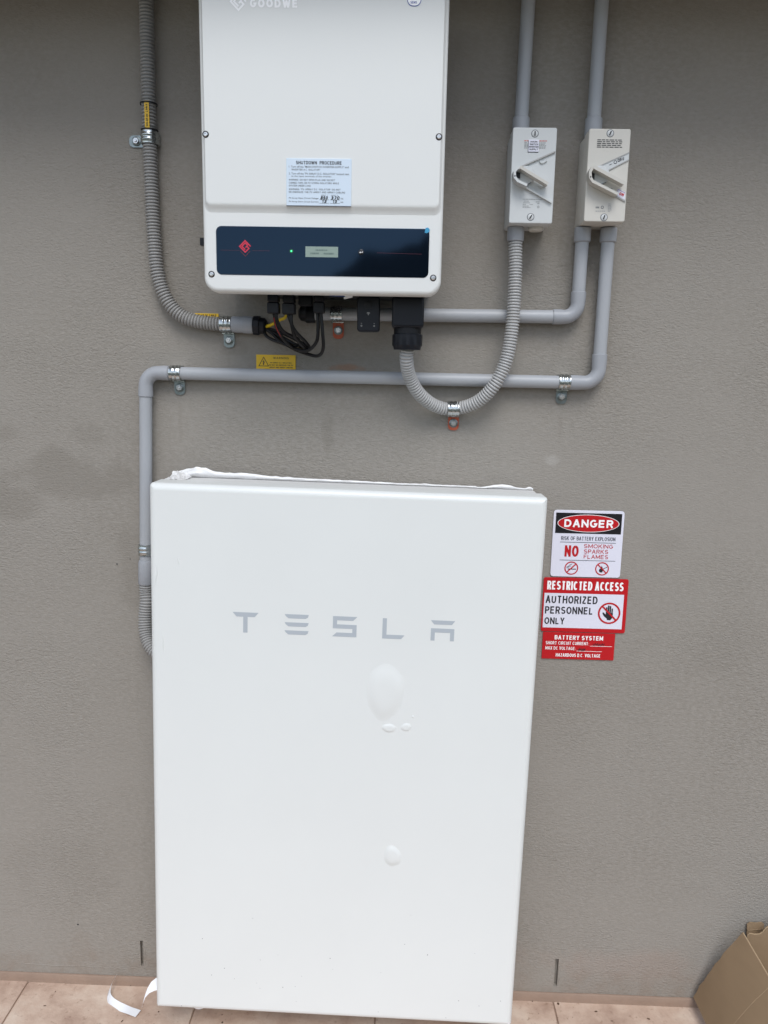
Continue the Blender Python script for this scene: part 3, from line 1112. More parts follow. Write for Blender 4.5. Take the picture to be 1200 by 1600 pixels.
lx, lz = iloc(-0.2860, 1.6472)
s = MB()
spiral_logo(s, lx, lz, .0098, YD - .0004, .0022)
s.build('emblem', M_LOGOR, disp, smooth=False)
s = MB()
stroke(s, [(lx - .0085, lz - .0075), (lx, lz - .0162), (lx + .0085, lz - .0075)], .0012, YD - .0004)
stroke(s, [(lx - .043, lz - .0066), (lx - .010, lz - .0066)], .0004, YD - .0004)
stroke(s, [(lx + .012, lz - .0066), (lx + .043, lz - .0066)], .0004, YD - .0004)
ax, az = iloc(-0.056, 1.6400)
stroke(s, [(ax, az), (ax + .078, az - .001)], .0004, YD - .0004)
s.build('fine_lines', M_LOGORD, disp, smooth=False)['kind'] = 'stuff'
ax, az = iloc(0.0305, 1.6795)
s = MB()
s.prism([(ax - .0045, az - .005), (ax - .001, az - .006), (ax + .004, az - .003), (ax + .0042, az + .0005), (ax + .001, az + .0035), (ax - .003, az + .0028)], YD - .0002, YD - .0010)
s.build('film_tab', M_TAPE, disp)
# logo lettering near the top of the cover
ax, az = iloc(-0.2718, 2.0240)
caps('GOODWE', ax, ax + .0795, az, az + .0125, YR - .0004, M_PRINTW, inv, .25, gap=.36)
ax, az = iloc(-0.2910, 2.0325)
s = MB()
spiral_logo(s, ax, az, .0130, YR - .0004, .0028)
s.build('emblem', M_PRINTW, inv, smooth=False)
ax, az = iloc(-0.0013, 2.0375)
s = MB()
s.plate(ax - .0116, ax + .0116, az - .0102, az + .0102, .0098, YR + .0004, YR - .0006)
bad = s.build('badge', M_BLUE, inv)
s = MB()
s.plate(ax - .0105, ax + .0105, az - .0091, az + .0091, .0088, YR + .0004, YR - .0010)
s.build('badge_face', M_PRINTW, bad)
caps('SEMS', ax - .0060, ax + .0045, az - .0064, az - .0030, YR - .0014, M_BLUE, bad, .16)
# d.c. switch at the left flank
ax, az = iloc(-0.3640, 1.6640)
s = MB()
lathe_axis(s, (ax + .018, -0.118, az), (-1, 0, 0), [(0, .011), (.010, .011), (.011, .0095)], 16)
s.box(ax - .017, ax + .008, -0.124, -0.112, az - .0065, az + .0065)
s.build('rotary_switch', M_BLACK, inv)
# underside: terminals, plugs, connector housing
s = MB()
x0, z0 = iloc(-0.262, 1.5735)
x1, _ = iloc(0.031, 0)
s.box(x0, x1, -0.150, -0.030, z0, z0 + .0162)
s.build('underside_plate', M_BLACK, inv)
for (xa, xb, ztop, zbot, yc) in ((-0.2605, -0.2385, 1.5735, 1.5395, -.110), (-0.2325, -0.2090, 1.5735, 1.5385, -.110), (-0.1752, -0.1552, 1.5735, 1.5420, -.106),
                                 (-0.2050, -0.1800, 1.5735, 1.5560, -.09)):
    ax, az = iloc(xa, zbot)
    bx, bz = iloc(xb, ztop)
    s = MB()
    s.plate(ax, bx, az, az + .020, .003, yc + .010, yc - .010, .002)
    s.plate(ax + .001, bx - .001, az + .0205, bz, .003, yc + .012, yc - .0115, .002)
    s.build('plug', M_BLACK if xa != -0.2605 else M_BLACK2, inv)
ax, az = iloc(0.0004, 1.5735)
s = MB()
s.plate(ax - .0296, ax + .0296, az - .0560, az, .006, -0.075, -0.128, .005)
hou = s.build('connector_housing', M_BLACK2, inv)
s = MB()
lathe_axis(s, (ax, -0.1005, az - .0555), (0, 0, -1), [(0, .0255), (.014, .0255)], 32)
s.build('connector_neck', M_BLACK, hou)
s = MB()
rings = []
for dz, r in ((0, .0262), (.0012, .0282), (.0205, .0282), (.0235, .0262), (.0285, .0250), (.0290, .014)):
    ring = []
    for k in range(48):
        a = 2 * PI * k / 48
        q = r * (1.0 if k % 4 < 2 else .965) if .001 < dz < .022 else r
        ring.append((ax + q * math.cos(a), -0.1005 + q * math.sin(a), az - .0665 - dz))
    rings.append(ring)
s.loft(rings)
s.build('gland_nut', M_BLACK2, hou, angle=25)
ax, az = iloc(-0.118, 1.5735)
s = MB()
s.prism([(ax - .024, az - .0015), (ax + .004, az - .0015), (ax + .004, az - .0055), (ax - .024, az - .0045)], -.150, -.152)
s.build('blue_film_strip', mat('film_blue_dark', srgb(30, 62, 120), .4), inv)
s = MB()
s.prism([(ax + .001, az - .0010), (ax + .018, az - .0010), (ax + .018, az - .0060), (ax + .003, az - .0095)], -.1495, -.1505)
s.build('paper_tag', M_PAPER, inv)
tag(inv, 'white solar inverter with dark display strip mounted high on the wall', 'inverter')

# -- wi-fi stick plugged in underneath
st = empty('communication_stick', (-0.0725, -0.105, 1.5095))
s = MB()
s.plate(-.0208, .0208, 0, .0638, .0055, .010, -.014, .003)
body = s.build('body', M_BLACK2, st)
s = MB()
s.plate(-.0065, .0065, .0415, .0545, .002, -.0135, -.0148, .0004, fn=2)
s.build('reset_button', M_BLACK, st)
s = MB()
for r in (.0020, .0038):
    stroke(s, [(r * math.sin(a), .0305 + r * math.cos(a)) for a in (-.85, -.42, 0, .42, .85)], .0009, -.0143)
s.flat(ellipse(0, .0305, .0008, .0008, 10), -.0143)
for dx in (-.0125, .0110):
    ring_pts(s, dx, .0105, .0009, .0015, -.0143, 12)
    s.flat([(dx - .0010, .0146), (dx + .0010, .0146), (dx + .0010, .0152), (dx - .0010, .0152)], -.0143)
s.build('white_marks', M_INKF, st, smooth=False)
tag(st, 'black rectangular wifi stick hanging under the inverter', 'wifi stick')

# -- shutdown notice stuck on the inverter
NX0, NX1, NZ0, NZ1 = -0.2125, -0.1012, 1.7150, 1.7910
yS = YR - .0002
no = MB()
no.plate(NX0, NX1, NZ0, NZ1, .0006, yS, yS - .0014, .0003, n=2, fn=2)
sign = no.build('shutdown_notice', M_LABEL)
tag(sign, 'pale blue shutdown procedure notice stuck on the inverter front', 'notice')
yT = yS - .0018
W, H = NX1 - NX0, NZ1 - NZ0


def nb(u0, u1, v0, v1):
    return NX0 + W * u0, NX0 + W * u1, NZ1 - H * v1, NZ1 - H * v0


caps('SHUTDOWN  PROCEDURE', *nb(.15, .85, .055, .125), yT, M_INK, sign, .17)
fine = [('1. Turn off the "MAIN SWITCH INVERTER SUPPLY" and', .04, .955, .155), ('"INVERTER A.C. ISOLATOR"', .075, .52, .220),
        ('2. Turn off the "PV ARRAY D.C. ISOLATOR" located next', .04, .965, .300), ('to the input terminals of the inverter.', .075, .70, .360),
        ('WARNING: DO NOT OPEN PLUG AND SOCKET', .04, .75, .435), ('CONNECTORS OR PV STRING ISOLATORS WHILE', .04, .81, .500), ('SYSTEM UNDER LOAD', .04, .375, .560),
        ('WARNING: "PV ARRAY D.C. ISOLATOR" DO NOT', .04, .835, .635), ('DE-ENERGIZE THE PV ARRAY AND ARRAY CABLING', .04, .905, .695),
        ('PV Array Open Circuit Voltage:', .04, .50, .825), ('PV Array Short Circuit Current:', .04, .50, .900)]
for s_, a, c, v in fine:
    if s_.upper() == s_:
        caps(s_, *nb(a, c, v, v + .036), yT, M_INKG, sign, .15)
    else:
        lettering(s_, *nb(a, c, v, v + .042), yT, M_INKG, sign, bold=.004)
caps('MPPT 1', *nb(.535, .64, .765, .79), yT, M_INKG, sign)
lettering('MPPT 2', *nb(.69, .80, .765, .79), yT, M_INKG, sign)
lettering('Vdc', *nb(.835, .88, .825, .86), yT, M_INKG, sign)
lettering('Adc', *nb(.835, .88, .90, .935), yT, M_INKG, sign)
caps('850', *nb(.53, .64, .795, .865), yT - .0002, M_INK, sign, .20, name='handwriting', slant=.2)
caps('370', *nb(.69, .82, .795, .865), yT - .0002, M_INK, sign, .20, name='handwriting', slant=.2)
caps('13', *nb(.55, .62, .875, .938), yT - .0002, M_INK, sign, .20, name='handwriting', slant=.2)
caps('13', *nb(.715, .78, .875, .938), yT - .0002, M_INK, sign, .20, name='handwriting', slant=.2)
s = MB()
for v in (.868, .942):
    for a, c in ((.51, .66), (.675, .825)):
        x0, x1, z0, z1 = nb(a, c, v, v + .006)
        s.flat([(x0, z0), (x1, z0), (x1, z1), (x0, z1)], yT)
s.build('dotted_lines', M_INKG, sign, smooth=False)
x0, x1, z0, z1 = nb(0, 1, 0, 1)
s = MB()
s.box(x0, x1, yS - .0013, yS, z0 - .0009, z0 - .0001)
s.build('label_edge', M_LABEDGE, sign, smooth=False)


# ================================================================== ISOLATORS
def screw_cap(mb_parent, x, z, y, ang, r=.0068):
    s = MB()
    lathe_axis(s, (x, y + .001, z), (0, -1, 0), [(0, r), (.0011, r), (.0013, r * .92), (.0011, r * .80)], 24)
    o = s.build('screw_recess', M_INKG, mb_parent)
    s = MB()
    lathe_axis(s, (x, y + .0008, z), (0, -1, 0), [(0, r * .80), (.0012, r * .80), (.0018, r * .66)], 24)
    s.build('screw', M_ISO, o)
    s = MB()
    c, q = math.cos(ang), math.sin(ang)
    h, w_ = r * .58, r * .17
    s.flat([(x + c * h * a - q * w_ * b_, z + q * h * a + c * w_ * b_) for a, b_ in ((-1, -1), (1, -1), (1, 1), (-1, 1))], y - .0012)
    s.build('screw_slot', M_INK, o, smooth=False)


def isolator_box(x0, x1, z0, z1, material, label):
    t = empty('isolator_switch', ((x0 + x1) / 2, 0, z0))
    w, h = x1 - x0, z1 - z0
    b_ = MB()
    b_.plate(-w / 2 + .0012, w / 2 - .0012, .0012, h - .0012, .004, -.0004, -.0485, .0006, fn=2)
    b_.build('base', material, t)
    b_ = MB()
    b_.plate(-w / 2, w / 2, 0, h, .0035, -.0492, -.085, .0016, fn=3)
    b_.build('cover', material, t, angle=40)
    tag(t, label, 'isolator switch', 'isolator switches')

    def L(u, v):
        return -w / 2 + w * u, h * (1 - v)
    return t, L, w, h


YF = -.085
# -- left isolator
t, L, w, h = isolator_box(0.1822, 0.2615, 1.7105, 1.8752, M_ISO, 'white isolator switch nearest the inverter, with a small square sticker')
screw_cap(t, *L(.50, .064), YF, PI / 2)
screw_cap(t, *L(.496, .932), YF, PI * .33)
s = MB()
bar(s, [L(.205, .412), L(.975, .250)], .0022, YF + .001, YF - .0035)
s.build('upper_rib', M_INKF, t)
s = MB()
bar(s, [L(.33, .622), L(.955, .778)], .0030, YF + .001, YF - .0050)
s.build('lower_rib', M_ISO, t)
for v in (.345, .60):
    s = MB()
    bar(s, [L(.635, v), L(.665, v + .022), L(.715, v + .022), L(.80, v - .004)], .0015, YF + .001, YF - .0030)
    s.build('padlock_hook', M_ISO, t)
s = MB()
bar(s, [L(.81, .612), L(.45, .518), L(.16, .440)], .0050, YF - .0045, YF - .0230)
lev = s.build('lever', M_LEV, t)
s = MB()
bar(s, [L(.20, .445), L(.10, .452), L(.045, .490), L(.055, .545), L(.13, .585), L(.34, .628)], .0044, YF - .0005, YF - .0225)
s.build('lever_arm', M_ISO, lev)
s = MB()
lathe_axis(s, (*[L(.33, .50)[0]], YF + .001, L(.33, .50)[1]), (0, -1, 0), [(0, .0165), (.0035, .0165), (.0048, .0150)], 32)
s.build('dial', M_ISO, lev)
s = MB()
s.flat(ellipse(*L(.055, .535), .0012, .0015, 10), YF - .0228)
s.flat([L(.10, .468), L(.20, .478), L(.20, .535), L(.10, .530)], YF - .0060)  # flat black patch on the dial paints the shade between the arms
s.build('lever_hole_shade', M_INK, lev, smooth=False)
s = MB()
stroke(s, [L(.33, .61), L(.46, .575)], .0018, YF - .0052)
s.build('dial_mark', M_INKG, lev, smooth=False)
rnd = random.Random(5)
s = MB()
for a, c in ((.265, .365), (.605, .78)):
    scribble_bars(s, L(a, 0)[0], L(c, 0)[0], L(0, .138)[1], .0016, YF - .0004, rnd, .0008, .002, .005)
s.build('red_print', mat('pale_red_ink', srgb(196, 110, 104), .5), t, smooth=False)
s = MB()
for v in (.158, .172, .186, .200, .213):
    for a, c in ((.27, .365), (.605, .765)):
        scribble_bars(s, L(a, 0)[0], L(c, 0)[0], L(0, v)[1], .0010, YF - .0004, rnd, .0008, .002, .005)
for v, a, c in ((.745, .29, .74), (.765, .32, .45), (.783, .31, .47), (.800, .30, .40), (.800, .46, .55), (.817, .30, .44), (.832, .30, .48), (.772, .60, .69), (.790, .63, .69)):
    scribble_bars(s, L(a, 0)[0], L(c, 0)[0], L(0, v)[1], .0009, YF - .0004, rnd, .0006, .002, .005)
ring_pts(s, *L(.66, .825), .0012, .0020, YF - .0004, 12)
s.build('fine_print', mat('mid_grey_ink', (.27, .28, .28, 1), .5), t, smooth=False)['kind'] = 'stuff'
s = MB()
q = [*L(.367, .252), *L(.600, .128)]
s.plate(q[0], q[2], q[1], q[3], .0005, YF - .0003, YF - .0016, .0002, n=2, fn=2)
stk = s.build('sticker', M_SWHITE, t)
s = MB()
s.plate(q[0] - .0008, q[2] - .0003, q[1] - .0009, q[3] - .001, .0005, YF, YF - .0008, n=2)
s.build('sticker_core', M_LABEDGE, stk)
for k, wd in enumerate(('MAIN', 'SWITCH', 'INVERTER', 'SUPPLY')):
    hw = (.15, .19, .215, .19)[k] * .5 * w
    cx = (q[0] + q[2]) / 2
    zz = q[3] - .0036 - k * .0043
    caps(wd, cx - hw, cx + hw, zz - .0014, zz + .0014, YF - .0020, M_INK, stk, .20)
ax, az = L(.70, 1.0)
s = MB()
lathe_axis(s, (ax, -.045, .0004), (0, 0, -1), [(0, .0145), (.0050, .0145), (.0072, .0120), (.0074, .004)], 28)
s.build('blanking_plug', M_ISO2, t)

# -- right isolator
t, L, w, h = isolator_box(0.3190, 0.3935, 1.7152, 1.8745, M_ISO2, 'cream isolator switch at the right, with printed OFF and ON positions')
screw_cap(t, *L(.506, .050), YF, PI * .38)
screw_cap(t, *L(.488, .952), YF, PI * .40)
rnd = random.Random(9)
s = MB()
for v in (.120, .139, .158, .177, .196):
    scribble_bars(s, L(.205, 0)[0], L(.81, 0)[0], L(0, v)[1], .0014, YF - .0004, rnd, .0016, .004, .009)
s.build('warning_print', M_INK, t, smooth=False)
s = MB()
bar(s, [L(.193, .421), L(.99, .252)], .0016, YF + .001, YF - .0022)
bar(s, [L(.488, .450), L(.99, .330)], .0016, YF + .001, YF - .0022)
s.build('off_rail', M_INKF, t)
s = MB()
s.prism([L(.488, .447), L(.99, .328), L(.99, .256), L(.30, .402), L(.42, .415)], YF + .0005, YF - .0010)
s.build('off_band', M_ISO, t)
s = MB()
cx, cz = L(.70, .352)
an = math.atan2((.325 - .245) * h, .79 * w) + .02
ring_pts(s, cx - .0022, cz - .0006, .0021, .0030, YF - .0014, 18)
stroke(s, [L(.53, .388), L(.585, .376)], .0010, YF - .0014)
s.build('symbol', M_INK, t, smooth=False)
mb = MB()
put_caps(mb, 'OFF', cx + .0016, cx + .0140, cz + .0008, cz + .0066, YF - .0014, .20, rot=an)
mb.build('lettering', M_INK, t, smooth=False, flat_print=True)
s = MB()
bar(s, [L(.854, .612), L(.45, .522), L(.10, .442)], .0058, YF - .0045, YF - .0230)
lev = s.build('lever', M_LEV, t)
s = MB()
bar(s, [L(.15, .447), L(.07, .452), L(.022, .492), L(.035, .555), L(.10, .595), L(.42, .662), L(.72, .726)], .0046, YF - .0005, YF - .0220)
s.build('lever_arm', M_LEV, lev)
s = MB()
lathe_axis(s, (L(.33, .50)[0], YF + .001, L(.33, .50)[1]), (0, -1, 0), [(0, .0165), (.0038, .0165), (.0052, .0150)], 32)
s.build('dial', M_ISO, lev)
s = MB()
s.flat(ellipse(*L(.035, .548), .0012, .0015, 10), YF - .0223)
s.flat([L(.075, .475), L(.175, .488), L(.175, .560), L(.075, .545)], YF - .0064)  # shade inside the lever loop, painted as a black patch
s.build('lever_hole_shade', M_INK, lev, smooth=False)
s = MB()
stroke(s, [L(.33, .605), L(.47, .580)], .0016, YF - .0056)
s.build('dial_mark', M_INKG, lev, smooth=False)
s = MB()
bar(s, [L(.73, .724), L(.975, .778)], .0016, YF + .001, YF - .0022)
s.build('on_rail', M_INKF, t)
s = MB()
s.prism([L(.74, .712), L(.965, .762), L(.965, .676), L(.78, .640)], YF + .0005, YF - .0010)
s.build('on_band', M_SWHITE, t)
s = MB()
stroke(s, [L(.745, .70), L(.785, .648), L(.955, .684)], .0007, YF - .0014)
s.build('on_outline', mat('violet_ink', srgb(120, 90, 150), .5), t, smooth=False)
cx, cz = L(.875, .700)
mb = MB()
put_caps(mb, 'ON', cx - .0042, cx + .0042, cz - .0026, cz + .0026, YF - .0014, .24, rot=-.33)
mb.build('lettering', M_SRED, t, smooth=False, flat_print=True)
s = MB()
stroke(s, [L(.60, .632), L(.65, .642)], .0010, YF - .0006)
scribble_bars(s, L(.27, 0)[0], L(.37, 0)[0], L(0, .845)[1], .0030, YF - .0004, rnd, .0006, .0014, .003)
ring_pts(s, *L(.43, .843), .0016, .0028, YF - .0004, 14)
s.build('maker_mark', M_INKG, t, smooth=False)['kind'] = 'stuff'
s = MB()
for v in (.806, .822, .838, .854, .870, .886):
    scribble_bars(s, L(.57, 0)[0], L(.57 + rnd.uniform(.05, .12), 0)[0], L(0, v)[1], .0010, YF - .0004, rnd, .0006, .002, .005)
scribble_bars(s, L(.27, 0)[0], L(.52, 0)[0], L(0, .885)[1], .0016, YF - .0004, rnd, .001, .002, .004)
s.build('fine_print', M_INKF, t, smooth=False)['kind'] = 'stuff'

# ================================================================== CABLES UNDER THE INVERTER
cab = [
    ([(-0.2860, -.020, 1.5187), (-0.2679, -.030, 1.5085), (-0.2445, -.050, 1.4897), (-0.2141, -.070, 1.4774), (-0.1899, -.085, 1.4738), (-0.1711, -.1, 1.4890), (-0.1670, -.105, 1.5123), (-0.1683, -.105, 1.548)],
     'black cable rising straight into the rightmost plug, inner of two loops'),
    ([(-0.2860, -.020, 1.5212), (-0.2603, -.030, 1.5050), (-0.2257, -.050, 1.4802), (-0.1918, -.070, 1.4681), (-0.1691, -.085, 1.4646), (-0.1578, -.1, 1.4775), (-0.1582, -.108, 1.5065), (-0.1620, -.108, 1.548)],
     'lowest hanging black cable loop under the inverter'),
    ([(-0.2860, -.020, 1.5175), (-0.2628, -.030, 1.5086), (-0.2335, -.040, 1.4890), (-0.2180, -.060, 1.4800), (-0.2310, -.090, 1.4900), (-0.2446, -.105, 1.5150), (-0.2501, -.110, 1.548)],
     'leftmost black cable with a thin red stripe under the inverter'),
    ([(-0.2860, -.020, 1.5200), (-0.2577, -.030, 1.5062), (-0.2132, -.050, 1.4841), (-0.1881, -.070, 1.4778), (-0.1917, -.090, 1.4891), (-0.2091, -.105, 1.5081), (-0.2191, -.110, 1.5286), (-0.2240, -.110, 1.548)],
     'left one of two black cables under the second plug'),
    ([(-0.2860, -.020, 1.5187), (-0.2476, -.030, 1.5089), (-0.2069, -.050, 1.4903), (-0.1906, -.060, 1.4805), (-0.1930, -.080, 1.4774), (-0.2098, -.1, 1.4966), (-0.2156, -.110, 1.5194), (-0.2170, -.110, 1.548)],
     'right one of two black cables under the second plug'),
    ([(-0.2860, -.020, 1.5165), (-0.2750, -.030, 1.5000), (-0.2400, -.045, 1.4870), (-0.2120, -.060, 1.4840), (-0.2080, -.080, 1.4950), (-0.2330, -.100, 1.5080), (-0.2440, -.110, 1.5300), (-0.2440, -.110, 1.548)],
     'black cable behind the red striped one under the first plug'),
]
for i, (p, lab) in enumerate(cab):
    path = spline(p, 0.004)
    o = MB().tube([q - Vector(p[0]) for q in path], 0.0032, 10).build('cable', M_CABLE)
    o.location = p[0]
    tag(o, lab, 'cable', 'solar cables under the inverter')
    if i == 2:
        k0 = int(len(path) * .52)
        s = MB()
        s.tube([q - Vector(p[0]) + Vector((-0.0008, -.0031, 0.0002)) for q in path[k0:-4]], 0.0006, 6)
        s.build('red_stripe', M_RED, o)
p = [(-0.2830, -.022, 1.5195), (-0.2656, -.036, 1.5242), (-0.2480, -.052, 1.5321), (-0.2340, -.062, 1.5389), (-0.2262, -.070, 1.572)]
o = MB().tube([q - Vector(p[0]) for q in spline(p, .004)], 0.0030, 10).build('earth_wire', M_EARTH)
o.location = p[0]
tag(o, 'yellow earth wire slanting up behind the black cables', 'cable')


# ================================================================== SMALL YELLOW LABELS
def label_plate(name, x0, x1, z0, z1, yb, th, material, label, cat, r=.0006):
    s = MB()
    s.plate(x0, x1, z0, z1, r, yb, yb - th, min(th * .3, .0003), n=3, fn=2)
    o = s.build(name, material)
    tag(o, label, cat)
    return o, yb - th


o, y = label_plate('warning_label', -0.3037, -0.2239, 1.4366, 1.4667, -.0014, .0012, M_YEL, 'yellow warning label with lightning triangle above the long conduit', 'label')
cx, cz = -0.2885, 1.4512
s = MB()
tri = [(cx - .0098, cz - .0070), (cx + .0098, cz - .0070), (cx, cz + .0105)]
stroke(s, [((tri[0][0] + tri[1][0]) / 2, tri[0][1]), tri[1], tri[2], tri[0], ((tri[0][0] + tri[1][0]) / 2, tri[0][1])], .0012, y - .0003)
s.flat([(cx + .0010, cz + .0062), (cx - .0026, cz + .0002), (cx - .0002, cz + .0002), (cx - .0012, cz - .0026), (cx - .0022, cz - .0022), (cx - .0006, cz - .0056), (cx + .0014, cz - .0034), (cx + .0004, cz - .0030), (cx + .0024, cz + .0016), (cx + .0002, cz + .0016)], y - .0003)
s.build('symbol', M_INK, o, smooth=False)
caps('WARNING', -0.2690, -0.2375, 1.4583, 1.4625, y - .0003, M_INK, o, .15, gap=.4)
for k, (s_, a, c) in enumerate((('PV ARRAY D.C. ISOLATORS', -.2750, -.2320), ('DO NOT DE-ENERGIZE THE PV', -.2775, -.2290), ('ARRAY AND ARRAY CABLING', -.2770, -.2295))):
    caps(s_, a, c, 1.4496 - k * .0046, 1.4522 - k * .0046, y - .0003, M_INK, o, .19)

o, y = label_plate('cable_label', -0.4268, -0.3785, 1.5352, 1.5455, -.0020, .0012, M_YEL, 'yellow solar cable label lying along the bend of the corrugated conduit', 'label')
caps('SOLAR DC CABLE', -0.4225, -0.3825, 1.5395, 1.5435, y - .0003, M_INK, o, .18)
o, y = label_plate('cable_label', -0.5043, -0.4955, 1.8790, 1.9300, -.0325, .0012, M_YEL, 'yellow upright solar cable label tied to the corrugated conduit', 'label')
mb = MB()
put_caps(mb, 'SOLAR DC CABLE', -0.4999 - .020, -0.4999 + .020, 1.9045 - .0019, 1.9045 + .0019, y - .0003, .18, rot=PI / 2)
mb.build('lettering', M_INK, o, smooth=False, flat_print=True)
for z in (1.8812, 1.9280):
    s = MB()
    ring = []
    for dz, dr in ((-.0012, 0), (-.0012, .0012), (.0012, .0012), (.0012, 0)):
        ring.append([(-0.5006 + (.0150 + dr) * math.sin(2 * PI * k / 28), -.0182 - (.0158 + dr) * math.cos(2 * PI * k / 28), z + dz) for k in range(28)])
    s.loft(ring + [ring[0]], False, False)
    s.build('cable_tie', M_BLACK, o)

# ================================================================== SAFETY SIGNS
def signbox(x0, x1, z0, z1):
    W_, H_ = x1 - x0, z1 - z0

    def P(u, v):
        return x0 + W_ * u, z1 - H_ * v

    def B(u0, u1, v0, v1):
        return x0 + W_ * u0, x0 + W_ * u1, z1 - H_ * v1, z1 - H_ * v0
    return P, B


# -- danger sign
o, y = label_plate('danger_sign', 0.3122, 0.4576, 1.0212, 1.1630, -.0016, .0012, M_SWHITE, 'white danger sign with black and red oval heading', 'sign', r=.006)
P, B = signbox(0.3122, 0.4576, 1.0212, 1.1630)
x0, x1, z0, z1 = B(.033, .967, .040, .345)
MB().flat([(x0, z0), (x1, z0), (x1, z1), (x0, z1)], y - .0003).build('heading_band', M_SBLACK, o, smooth=False)
cx, cz = P(.497, .192)
MB().flat(ellipse(cx, cz, .0636, .0186, 48), y - .0005).build('oval_rim', M_PRINTW, o, smooth=False)
MB().flat(ellipse(cx, cz, .0624, .0175, 48), y - .0007).build('oval', M_SRED, o, smooth=False)
caps('DANGER', *B(.155, .850, .135, .250), y - .0010, M_PRINTW, o, 0.22)
caps('RISK OF BATTERY EXPLOSION', *B(.125, .895, .390, .448), y - .0004, M_INKB, o, 0.13)
s = MB()
for v, a, c in ((.474, .11, .905), (.745, .12, .915)):
    x0, x1, z0, z1 = B(a, c, v, v + .007)
    s.flat([(x0, z0), (x1, z0), (x1, z1), (x0, z1)], y - .0004)
s.build('rules', M_INKB, o, smooth=False)
caps('NO', *B(.185, .385, .525, .695), y - .0004, M_SRED, o, 0.19)
caps('SMOKING', *B(.455, .870, .500, .560), y - .0004, M_SRED, o, 0.14)
caps('SPARKS', *B(.460, .805, .580, .642), y - .0004, M_SRED, o, 0.14)
caps('FLAMES', *B(.462, .810, .660, .720), y - .0004, M_SRED, o, 0.14)
for (u, slope) in ((.295, 1), (.735, -1)):
    cx, cz = P(u, .868)
    s = MB()
    if slope > 0:
        s.flat([(cx - .007, cz - .0030), (cx + .010, cz - .0030), (cx + .010, cz - .0012), (cx - .007, cz - .0012)], y - .0004)
        stroke(s, [(cx - .0085, cz - .0005), (cx - .0095, cz + .002), (cx - .006, cz + .004), (cx - .0045, cz + .006), (cx - .001, cz + .0075), (cx + .001, cz + .0095)], .0010, y - .0004)
        stroke(s, [(cx - .0065, cz - .0002), (cx - .007, cz + .0018), (cx - .0035, cz + .003), (cx - .001, cz + .005)], .0008, y - .0004)
    else:
        s.flat([(cx - .0035, cz - .008), (cx + .001, cz - .0075), (cx + .0022, cz - .003), (cx + .001, cz + .002), (cx - .0010, cz + .007), (cx - .0018, cz + .002), (cx - .0055, cz - .001), (cx - .0062, cz - .005)], y - .0004)
        stroke(s, [(cx + .001, cz - .001), (cx + .0105, cz + .004)], .0013, y - .0004)
    s.build('symbol', M_INK, o, smooth=False)
    s = MB()
    ring_pts(s, cx, cz, .0120, .0143, y - .0006, 40)
    q = .0126 * .7071
    stroke(s, [(cx - q, cz - q * slope), (cx + q, cz + q * slope)], .0023, y - .0008)
    s.build('prohibition_ring', M_SRED, o, smooth=False)

# -- restricted access sign
o, y = label_plate('access_sign', 0.2992, 0.4765, 0.9000, 1.0186, -.0016, .0012, M_SRED, 'red and white restricted access sign with raised hand symbol', 'sign', r=.004)
P, B = signbox(0.2992, 0.4765, 0.9000, 1.0186)
x0, x1, z0, z1 = B(.018, .958, .285, .925)
MB().flat([(x0, z0), (x1, z0), (x1, z1), (x0, z1)], y - .0003).build('white_field', M_SWHITE, o, smooth=False)
caps('RESTRICTED ACCESS', *B(.045, .945, .060, .220), y - .0004, M_PRINTW, o, 0.21)
caps('AUTHORIZED', *B(.035, .650, .330, .470), y - .0006, M_INK, o, 0.17)
caps('PERSONNEL', *B(.035, .605, .530, .665), y - .0006, M_INK, o, 0.17)
caps('ONLY', *B(.035, .275, .735, .860), y - .0006, M_INK, o, 0.17)
cx, cz = P(.797, .632)
s = MB()
s.flat([(cx - .0075, cz - .0065), (cx - .003, cz - .0150), (cx + .0035, cz - .0155), (cx + .0080, cz - .0090), (cx + .0080, cz + .0005), (cx - .0070, cz + .0005)], y - .0006)
for i, (fx, fz, wd) in enumerate(((-.0056, .0135, .0030), (-.0018, .0175, .0031), (.0020, .0165, .0031), (.0060, .0110, .0029))):
    tip = [(cx + fx + wd / 2 * math.cos(a), cz + fz - wd / 2 + wd / 2 * math.sin(a)) for a in (0, PI / 4, PI / 2, 3 * PI / 4, PI)]
    s.flat([(cx + fx - wd / 2, cz - .001), (cx + fx + wd / 2, cz - .001)] + tip, y - .00065)
s.flat([(cx - .0055, cz - .0110), (cx - .0068, cz - .0035), (cx - .0112, cz + .0012), (cx - .0138, cz + .0016), (cx - .0140, cz - .0004), (cx - .0110, cz - .0060)], y - .0007)
s.build('hand_symbol', M_INK, o, smooth=False)
s = MB()
ring_pts(s, cx, cz, .0200, .0236, y - .0008, 48)
q = .0210 * .7071
stroke(s, [(cx - q, cz + q), (cx + q, cz - q)], .0034, y - .0010)
s.build('prohibition_ring', M_SRED, o, smooth=False)

